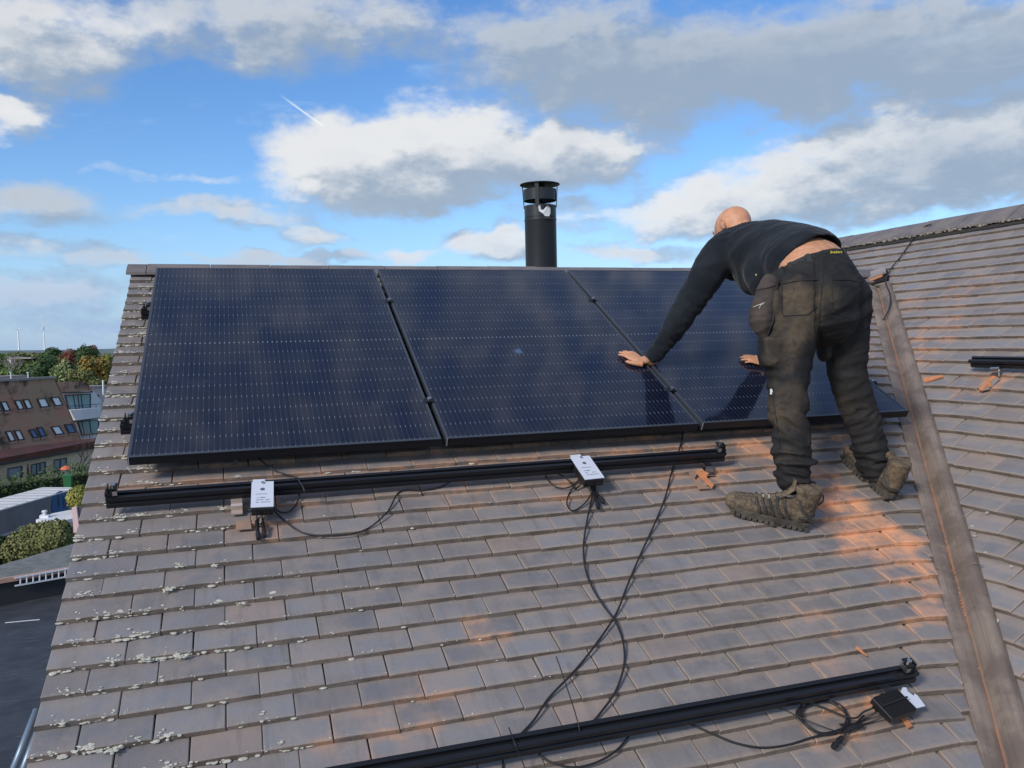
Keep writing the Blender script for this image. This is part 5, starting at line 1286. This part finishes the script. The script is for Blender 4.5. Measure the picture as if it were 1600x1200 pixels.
def fold(p, freq, amp, ax, stretch=3.0, seed=0.0):
    """wrinkles that run across the axis ax"""
    a = p.dot(ax); q = p-ax*a; s_ = V((q.x*freq/stretch, q.y*freq/stretch, q.z*freq/stretch))+ax*(a*freq)+V((seed, seed, seed))
    n1 = noise.noise(s_); return amp*(.45-abs(n1)*2.2)
# sweater
SW = mat('black_sweater', rough=.92, spec=.15, fn=lambda T, b: (T.l.new(T.mix(T.ramp(T.noise(pos(T), 9, 4), .35, .7), (.010, .013, .018), (.017, .021, .027)), b.inputs['Base Color']), bump(T, b, T.noise(pos(T), 320, 3, .7), .35, .001), b.inputs['Sheen Weight'].__setattr__('default_value', .12), b.inputs['Sheen Roughness'].__setattr__('default_value', .5)))
b = MB()
hemc = spine[2].lerp(spine[1], .10); 
limb(b, [C_(1260,410,3.62), C_(1228,400,3.76), C_(1186,393,3.90), C_(1160,387,4.01)], [.192, .187, .190, .130], [.150, .152, .145, .105], SHAX, 28)
b.ell(C_(1196,424,3.74), SHAX.cross(UU).normalized()*.10, SHAX*.12, SHAX.cross(SHAX.cross(UU).normalized()).normalized()*.13, 20, 12)
b.ell(C_(1180,420,3.86), RR*.105, FF*.12, UU*.12, 20, 12); b.ell(C_(1150,405,3.97), RR*.10, FF*.12, UU*.10, 20, 12)
limb(b, [sh-SHAX*.155, sh, sh+SHAX*.155], [.085, .108, .085])
limb(b, [C_(1150,400,3.95), LS+UU*-.005, armL[1], armL[2], armL[3], C_(1020,557,4.083)], [.10, .092, .078, .066, .054, .044])
limb(b, [C_(1200,392,4.08), RS, armR[1], armR[2], armR[3], armR[4]], [.08, .085, .072, .062, .05, .042])
limb(b, [sh+UU*.01, sh.lerp(HC, .45)-UPH*.01], [.098, .076])
armdir = (armL[4]-armL[1]).normalized(); spd = (spine[4]-spine[2]).normalized()
hem_n = (spine[4]-spine[1]).normalized(); hemP = C_(1272, 400, 3.60)
def hemcut(co): return 0
def swfn(co, q):
    d = 0
    px = cam_px(co)
    t_ = (co-armL[0]).dot(armdir)
    if t_ > .10 and (co-sh).length > .2 and px[0] < 1135:
        w_ = min(1, (t_-.10)/.15); d += w_*fold(co, 26, .0065, armdir, 2.2, 3)+w_*fold(co, 60, .0018, armdir, 2.0, 8)
        if t_ > .46: d -= .004
    else:
        dd = (spd*.6+UU*.25-RR*.1+SHAX*.35).normalized(); d += fold(co, 11, .010, dd, 3.2, 1)+fold(co, 30, .003, dd, 3.0, 5)
    return d
sw = fuse(b, .0080, 10, 'sweater', SW, man, swfn)
# cut the sweater off at its hem
import bmesh
def cut(o, P0, nrm, keep):
    bm = bmesh.new(); bm.from_mesh(o.data); og = wloc(o); r_ = bmesh.ops.bisect_plane(bm, geom=bm.verts[:]+bm.edges[:]+bm.faces[:], plane_co=P0-og, plane_no=nrm, clear_outer=keep < 0, clear_inner=keep > 0)
    bm.to_mesh(o.data); bm.free(); o.data.update()
# plane through three points of the hem line
hA, hB, hC3 = C_(1211, 411, 3.49), C_(1277, 370, 3.52), C_(1336, 384, 3.71)
hD = C_(1192, 478, 3.66); hn = (hC3-hA).cross(hD-hA).normalized(); hn = hn if hn.dot(spd) > 0 else -hn
cut(sw, hA, hn, 1)
m_ = sw.modifiers.new('thick', 'SOLIDIFY'); m_.thickness = .006; m_.offset = -1
b = MB(); b.ell(C_(1020.5,558,4.083), V((.001,0,0)), V((0,.001,0)), V((0,0,.001)), 6, 4)
cf = MB(); cd_ = (wristL-armL[3]).normalized(); cc = C_(1021,556,4.083); cf.tube([cc-cd_*.035, cc-cd_*.030, cc+cd_*.006, cc+cd_*.008], [.044, .047, .042, .036], 22); cf.build('cuff', SW, sw, smooth=True, auto=60)
b = MB(); q_ = BVHTree.FromPolygons([v.co+wloc(sw) for v in sw.data.vertices], [tuple(p.vertices) for p in sw.data.polygons]).ray_cast(CAM, ray(1181,428).normalized())[0] or C_(1181,428,3.6)
b.tube([q_, q_+UU*-.008+RR*.003], [.004, .002], 6)
b.build('paint_speck', mat('yellow_speck', (.6, .6, .2), .6), sw)

# trousers
def trf(T, b):
    p = pos(T); n = T.noise(p, 10, 5, .65); st = T.noise(p, 60, 4, .6)
    c = T.mix(T.ramp(n, .35, .65), (.014, .014, .015), (.024, .023, .023))
    d = spot_mask(T, p, [(C_(1243,462,3.28), .19, 1), (C_(1222,520,3.26), .13, .9), (C_(1222,560,3.24), .12, .7), (C_(1205,640,3.26), .12, .8), (C_(1215,700,3.22), .08, .4), (C_(1330,455,3.4), .10, .25), (C_(1310,560,3.45), .10, .25), (C_(1200,600,3.26), .12, .7), (C_(1238,640,3.26), .14, .5), (C_(1330,640,3.5), .16, .3)])  # brown patches, heaviest on the left seat and thigh
    dn = T.math('MULTIPLY', d, T.ramp(T.math('ADD', T.math('MULTIPLY', n, .6), T.math('MULTIPLY', st, .4)), .22, .66))
    c = T.mix(dn, c, (.100, .074, .047)); T.l.new(c, b.inputs['Base Color'])
    bump(T, b, T.math('ADD', T.noise(p, 400, 2), T.math('MULTIPLY', T.noise(p, 30, 4, .6), 1.5)), .35, .0015)
TRM = mat('black_work_trousers', rough=.8, spec=.25, fn=trf)
CLEAN = mat('black_fabric', **mottle((.014, .014, .015), (.022, .022, .023), 20, .75, .4, .001))
b = MB()
limb(b, [C_(1262,413,3.61), C_(1279,447,3.50), C_(1283,485,3.46)], [.176, .190, .180], [.140, .150, .145], SHAX, 28)
b.ell(C_(1246,466,3.45), SHAX*.115, UU*.13, FF*.135, 22, 14); b.ell(C_(1321,462,3.52), SHAX*.11, UU*.13, FF*.135, 22, 14)
limb(b, [C_(1245,470,3.42)]+legL[1:], [.120, .102, .085, .078, .071, .067]); limb(b, [C_(1318,468,3.53)]+legR[1:], [.116, .094, .081, .074, .069, .065])
# cargo pocket and knee pocket bulges
b.box(C_(1207,552,3.34), RR*.045-UU*.004, UU*.062, FF*.06); b.ell(C_(1203,566,3.33), RR*.042, UU*.03, FF*.06, 16, 10); b.ell(C_(1349,482,3.50), RR*.035, UU*.045, FF*.06, 14, 9); b.ell(C_(1206,478,3.38), RR*.04, UU*.08, FF*.07, 14, 9)
b.ell(C_(1288,548,3.50), RR*.030, UU*.048, FF*.045, 16, 10)
# gathered cloth over the boots
for lg, sgn in ((legL, -1), (legR, -1)):
    d = (lg[-1]-lg[-2]).normalized()
    for (k_, r_, off) in ((-.10, .082, -.012), (-.062, .090, .006), (-.02, .083, -.006), (.018, .080, .008)):
        c = lg[-1]+d*k_+RR*off; b.ell(c, RR*r_, FF*r_, UU*.020, 20, 8)
ldir = (legL[-1]-legL[0]).normalized()
def trfn(co, q):
    px = cam_px(co); y = px[1]
    side = (RR*.35+UU*1).normalized() if px[0] < 1280 else (UU*.9-RR*.35).normalized()
    a = .0080 if y < 640 else .012
    if 490 < y < 560: a = .0085
    if y < 425: a = .0015
    d = fold(co, 16 if y < 640 else 30, a, side, 3.2, 2)+fold(co, 48, .0026, side, 3.0, 7)
    if abs(px[0]-1278-(y-450)*.02) < 5 and y < 540: d -= .006
    return d
tr3 = fuse(b, .0075, 14, 'trousers', TRM, man, trfn)
wA, wB, wC = C_(1213, 424, 3.44), C_(1285, 395, 3.42), C_(1335, 400, 3.62)
wnn = (wB-wA).cross(wC-wA).normalized(); wnn = wnn if wnn.dot(spd) > 0 else -wnn
cut(tr3, wA, wnn, -1)
m_ = tr3.modifiers.new('thick', 'SOLIDIFY'); m_.thickness = .006; m_.offset = -1
# waistband: a band that follows the cut edge
def loop_of(o):
    bm = bmesh.new(); bm.from_mesh(o.data); E_ = [e for e in bm.edges if e.is_boundary]; adj = {}
    for e in E_:
        for v in e.verts: adj.setdefault(v.index, []).append(e.other_vert(v).index)
    og = wloc(o); best = []
    left = set(adj)
    while left:
        s0 = left.pop(); path = [s0]; prev = None; cur = s0
        while True:
            nx = [q for q in adj[cur] if q != prev and q in left]
            if not nx: break
            prev, cur = cur, nx[0]; left.discard(cur); path.append(cur)
        if len(path) > len(best): best = path
    bm.verts.ensure_lookup_table(); pts = [bm.verts[i].co+og for i in best]; bm.free(); return pts
lp = loop_of(tr3); cen = sum(lp, V())/len(lp)
step = max(1, len(lp)//60); lp = lp[::step]
b = MB(); n = len(lp); vs = []
for p in lp:
    o_ = (p-cen).normalized(); vs += [p+o_*.004+wnn*.006, p+o_*.005-wnn*.042, p-o_*.002-wnn*.042, p-o_*.003+wnn*.006]
fs = []
for i in range(n):
    j = (i+1) % n
    for q in range(4): fs.append((i*4+q, i*4+(q+1) % 4, j*4+(q+1) % 4, j*4+q))
b.add(vs, fs); wbnd = b.build('waistband', CLEAN, tr3, smooth=True, auto=45)
def near_loop(x, y):
    return min(lp, key=lambda p: (cam_px(p)[0]-x)**2+(cam_px(p)[1]-y)**2+(500 if (p-CAM).dot(FF) > 3.7 else 0))
for x, y in ((1262, 392), (1228, 405), (1316, 391)):
    p = near_loop(x, y); o_ = (p-cen).normalized(); tg = wnn.cross(o_).normalized(); b = MB(); b.box(p+o_*.009-wnn*.020, tg*.009, wnn*.028, o_*.003); b.build('belt_loop', CLEAN, tr3)
p = near_loop(1213, 412); o_ = (p-cen).normalized(); tg = wnn.cross(o_).normalized(); b = MB(); b.box(p+o_*.012-wnn*.03, tg*.028, wnn*.038, o_*.006); b.build('belt_tab', CLEAN, tr3)
# yellow lettering on the waistband
p = near_loop(1299, 397); o_ = (p-cen).normalized()
fc = bpy.data.curves.new('lettering', 'FONT'); fc.body = 'Snickers'; fc.size = .0145; fc.extrude = .0004; fc.align_x = 'CENTER'; fc.align_y = 'CENTER'; fc.shear = .25
to = bpy.data.objects.new('tmp', fc); COL.objects.link(to); dg = bpy.context.evaluated_depsgraph_get(); tm = bpy.data.meshes.new_from_object(to.evaluated_get(dg)); bpy.data.objects.remove(to)
zax = (CAM-p).normalized(); zax = (zax*.5+o_*.5).normalized(); yax = (UU-RR*.02); yax = (yax-zax*yax.dot(zax)).normalized(); xax = yax.cross(zax)
tm.transform(Matrix((xax, yax, zax)).transposed().to_4x4()); tm.materials.clear(); tm.materials.append(mat('yellow_thread', (.75, .65, .03), .6))
to = bpy.data.objects.new('lettering', tm); COL.objects.link(to); to.parent = wbnd; to.location = p+o_*.014+zax*.010-wnn*.020-wloc(wbnd)
# seams and pocket edges on the back
SEAM = mat('seam', (.012, .012, .012), .8)
from mathutils.bvhtree import BVHTree
def surf(o):
    og = wloc(o); return BVHTree.FromPolygons([v.co+og for v in o.data.vertices], [tuple(p.vertices) for p in o.data.polygons])
bt = surf(tr3)
def onb(x, y, lift=.001, tree=None):
    d = ray(x, y).normalized(); h = (tree or bt).ray_cast(CAM, d)
    return (h[0]-d*lift) if h[0] is not None else None
def seam(name, px, r_, m_, parent, tree=None, sub=6, lift=.0008):
    P = []
    for (x0, y0), (x1, y1) in zip(px[:-1], px[1:]):
        for k_ in range(sub): P.append(onb(x0+(x1-x0)*k_/sub, y0+(y1-y0)*k_/sub, lift, tree))
    P.append(onb(*px[-1], lift, tree)); P = [q for q in P if q is not None]
    if len(P) > 2: b = MB(); b.tube(P, r_, 5); b.build(name, m_, parent)
seam('seam', [(1284,398),(1286,430),(1283,470),(1279,505),(1277,528)], .0022, SEAM, tr3)
seam('pocket_edge', [(1219,445),(1240,440),(1278,437)], .003, SEAM, tr3); seam('pocket_edge', [(1222,447),(1222,490),(1226,494),(1262,492),(1276,480)], .0022, SEAM, tr3)
seam('pocket_edge', [(1300,437),(1320,437),(1343,440)], .003, SEAM, tr3); seam('pocket_edge', [(1300,440),(1302,488),(1330,498)], .0022, SEAM, tr3)
seam('seam', [(1206,560),(1206,610),(1214,660),(1220,710)], .002, SEAM, tr3)
p = onb(1206.5, 612, .003)
if p: b = MB(); b.box(p, RR*.008, UU*.011, FF*.002); b.build('fabric_label', mat('white_label', (.75, .75, .72), .6), tr3)
# hanging tool pouch on the left hip
b = MB(); limb(b, [C_(1204,440,3.37), C_(1196,470,3.36), C_(1190,500,3.36), C_(1196,524,3.36)], [.040, .052, .050, .022], [.03, .045, .05, .025], (RR*.9+FF*.4).normalized())
POU = mat('brown_black_pouch', **mottle((.040, .030, .026), (.065, .048, .040), 14, .85, .5, .002))
pch = fuse(b, .006, 2, 'tool_pouch', POU, man, lambda co, q: fold(co, 25, .004, UU, 2, 4))
bp2 = surf(pch)
seam('pouch_rim', [(1176,456),(1186,452),(1200,449),(1210,445)], .004, POU, pch, bp2, 6, .002)
seam('pouch_trim', [(1208,448),(1211,470),(1208,500),(1200,522)], .0035, CLEAN, pch, bp2, 6, .002)
seam('drawstring', [(1177,480),(1184,477),(1195,473)], .0016, MT['lichen'], pch, bp2, 6, .003); seam('drawstring', [(1186,482),(1189,476),(1193,475)], .0014, MT['lichen'], pch, bp2, 6, .003)

# boots
def bootmat(T, b):
    p = pos(T); n = T.noise(p, 22, 6, .7); n2 = T.noise(p, 90, 4, .7)
    c = T.mix(T.ramp(n, .38, .62), (.060, .043, .028), (.155, .112, .070)); c = T.mix(T.ramp(n2, .5, .7, 0, .6), c, (.27, .21, .145)); T.l.new(c, b.inputs['Base Color']); bump(T, b, T.math('ADD', n, n2), .5, .004)
BT = mat('muddy_boot', rough=.88, fn=bootmat); BP = mat('dark_boot_panel', **mottle((.028, .026, .025), (.055, .05, .045), 40, .8)); BS = mat('boot_sole', **mottle((.10, .085, .065), (.045, .04, .035), 25, .9, .6, .004))
def boot(heel, toe_dir, ank, roll=0.0, L=.315):
    f = toe_dir.normalized(); up = (EN*.75+ZV*.25).normalized(); up = (up-f*up.dot(f)).normalized(); s_ = f.cross(up)
    P = lambda a, c, h: heel+f*a+s_*c+up*h
    root = None
    b = MB()
    # foot
    cs = [(-.022, .028, .030, .050), (.0, .036, .045, .052), (.05, .037, .055, .058), (.11, .041, .050, .055), (.17, .049, .043, .050), (.225, .052, .038, .046), (.265, .046, .036, .043), (.288, .030, .026, .036)]
    b.tube([P(a, 0, h) for a, w_, hh, h in cs], [c[1]*.92 for c in cs], 20, side=s_, rb=[c[2]*.93 for c in cs])
    b.ell(P(.262, 0, .040), f*.042, s_*.045, up*.036, 16, 10)
    # shaft towards the shin
    sh_d = (ank-P(.0, 0, .09)); 
    b.tube([P(.010, 0, .045), P(.008, 0, .09), P(.006, 0, .135), P(.010, 0, .172)], [.040, .038, .042, .045], 20, side=s_, rb=[.046, .044, .047, .051])
    b.tube([P(.15, 0, .085), P(.10, 0, .112), P(.068, 0, .15), P(.062, 0, .185)+(ank-P(.0, 0, .135))*.1], [.018, .022, .026, .026], 12, side=s_, rb=[.008, .008, .007, .005])   # tongue
    t = empty('boot', heel, None); t.parent = man; t.location = heel-wloc(man)
    up_o = fuse(b, .0055, 3, 'upper', BT, t, lambda co, q: fold(co, 60, .0014, f, 1.5, 1))
    # sole with lugs
    b = MB(); out = [(-.030, .0), (-.026, .024), (-.008, .036), (.05, .036), (.10, .037), (.16, .047), (.22, .050), (.265, .040), (.292, .016)]
    ring_ = [(a, c) for a, c in out]+[(a, -c) for a, c in out[::-1] if c > 0]
    top = []; bot = []
    for a, c in ring_:
        toe_up = max(0, (a-.20))**2*2.4; top.append(P(a, c*1.02, .027+toe_up)); bot.append(P(a*.985, c*.96, .004+toe_up))
    n = len(top); b.add(top+bot, [tuple(range(n)), tuple(range(n, 2*n))[::-1]]+[(k_, (k_+1) % n, n+(k_+1) % n, n+k_) for k_ in range(n)])
    so_ = b.build('sole', BS, t, smooth=False)
    for k_ in range(14):
        a = -.018+k_*.022
        if .075 < a < .10: continue
        w_ = .030 if a < .1 else .042; tu = max(0, (a-.20))**2*2.4
        for c in (-1, 1): b = MB(); b.box(P(a, c*w_, .004+tu), f*.0075, s_*.009, up*.0065); b.build('lug', BS, so_)
    tb = surf(up_o)
    def sk(a, c, h, r0=.0):   # a point pulled onto the surface
        q = tb.find_nearest(P(a, c, h)); return q[0]+q[1]*(.0012+r0)
    for (a0, a1) in ((.055, .085), (.085, .112), (.115, .140), (.145, .165), (.17, .188)):
        for c in (-1, 1):
            b = MB(); pts = [sk(a0+.02*0, c*.05, .035), sk((a0+a1)/2, c*.05, .062), sk(a1, c*.035, .085 if a1 < .15 else .07), sk(a1+.004, c*.012, .105 if a1 < .13 else .08)]
            b.tube(catmull(pts, 3), .0065, 6, rb=None); b.build('side_stripe', BP, up_o)
    for k_, a in enumerate((.085, .105, .125, .145, .163)):
        b = MB(); h = .125-.013*k_; b.tube([sk(a+.0, -.022, h-.01), sk(a+.004, 0, h+.02, .002), sk(a+.008, .022, h-.01)], .0022, 5); b.build('lace', MT['lichen'] if k_ > 2 else BP, up_o)
    b = MB(); q = P(-.045, 0, .125)+(ank-P(0, 0, .135))*.1; b.tube([P(-.040, 0, .105), P(-.052, 0, .125), P(-.046, 0, .152)], [.006, .006, .006], 6, side=s_, rb=[.003]*3); b.build('pull_tab', BP, up_o)
    b = MB(); pts = []
    for k_ in range(9):
        an = math.pi*(.5+k_/8); pts.append(sk(.02+.07*math.cos(an)*1.1, .06*math.sin(an) if False else .05*math.sin(an*1.0), .045))
    for c in (-1, 1):
        b = MB(); pts = [sk(-.02, c*.03, .055), sk(.0, c*.05, .075), sk(.03, c*.05, .09), sk(.05, c*.05, .115)]; b.tube(catmull(pts, 3), .006, 6); b.build('ankle_panel', BP, up_o)
    b = MB(); pts = [sk(.03, -.05, .05), sk(-.01, -.04, .055), sk(-.035, 0, .058), sk(-.01, .04, .055), sk(.03, .05, .05)]; b.tube(catmull(pts, 4), .005, 6); b.build('heel_strap', BP, up_o)
    return t
tdL = EX*-.86+EV*.50; hL = rp(1250, 821, TH)
boot(hL+EN*.0, tdL, legL[-1]); 
tdR = EX*.02+EV*1.0; hR = rp(1387, 774, TH)
boot(hR, tdR, legR[-1])
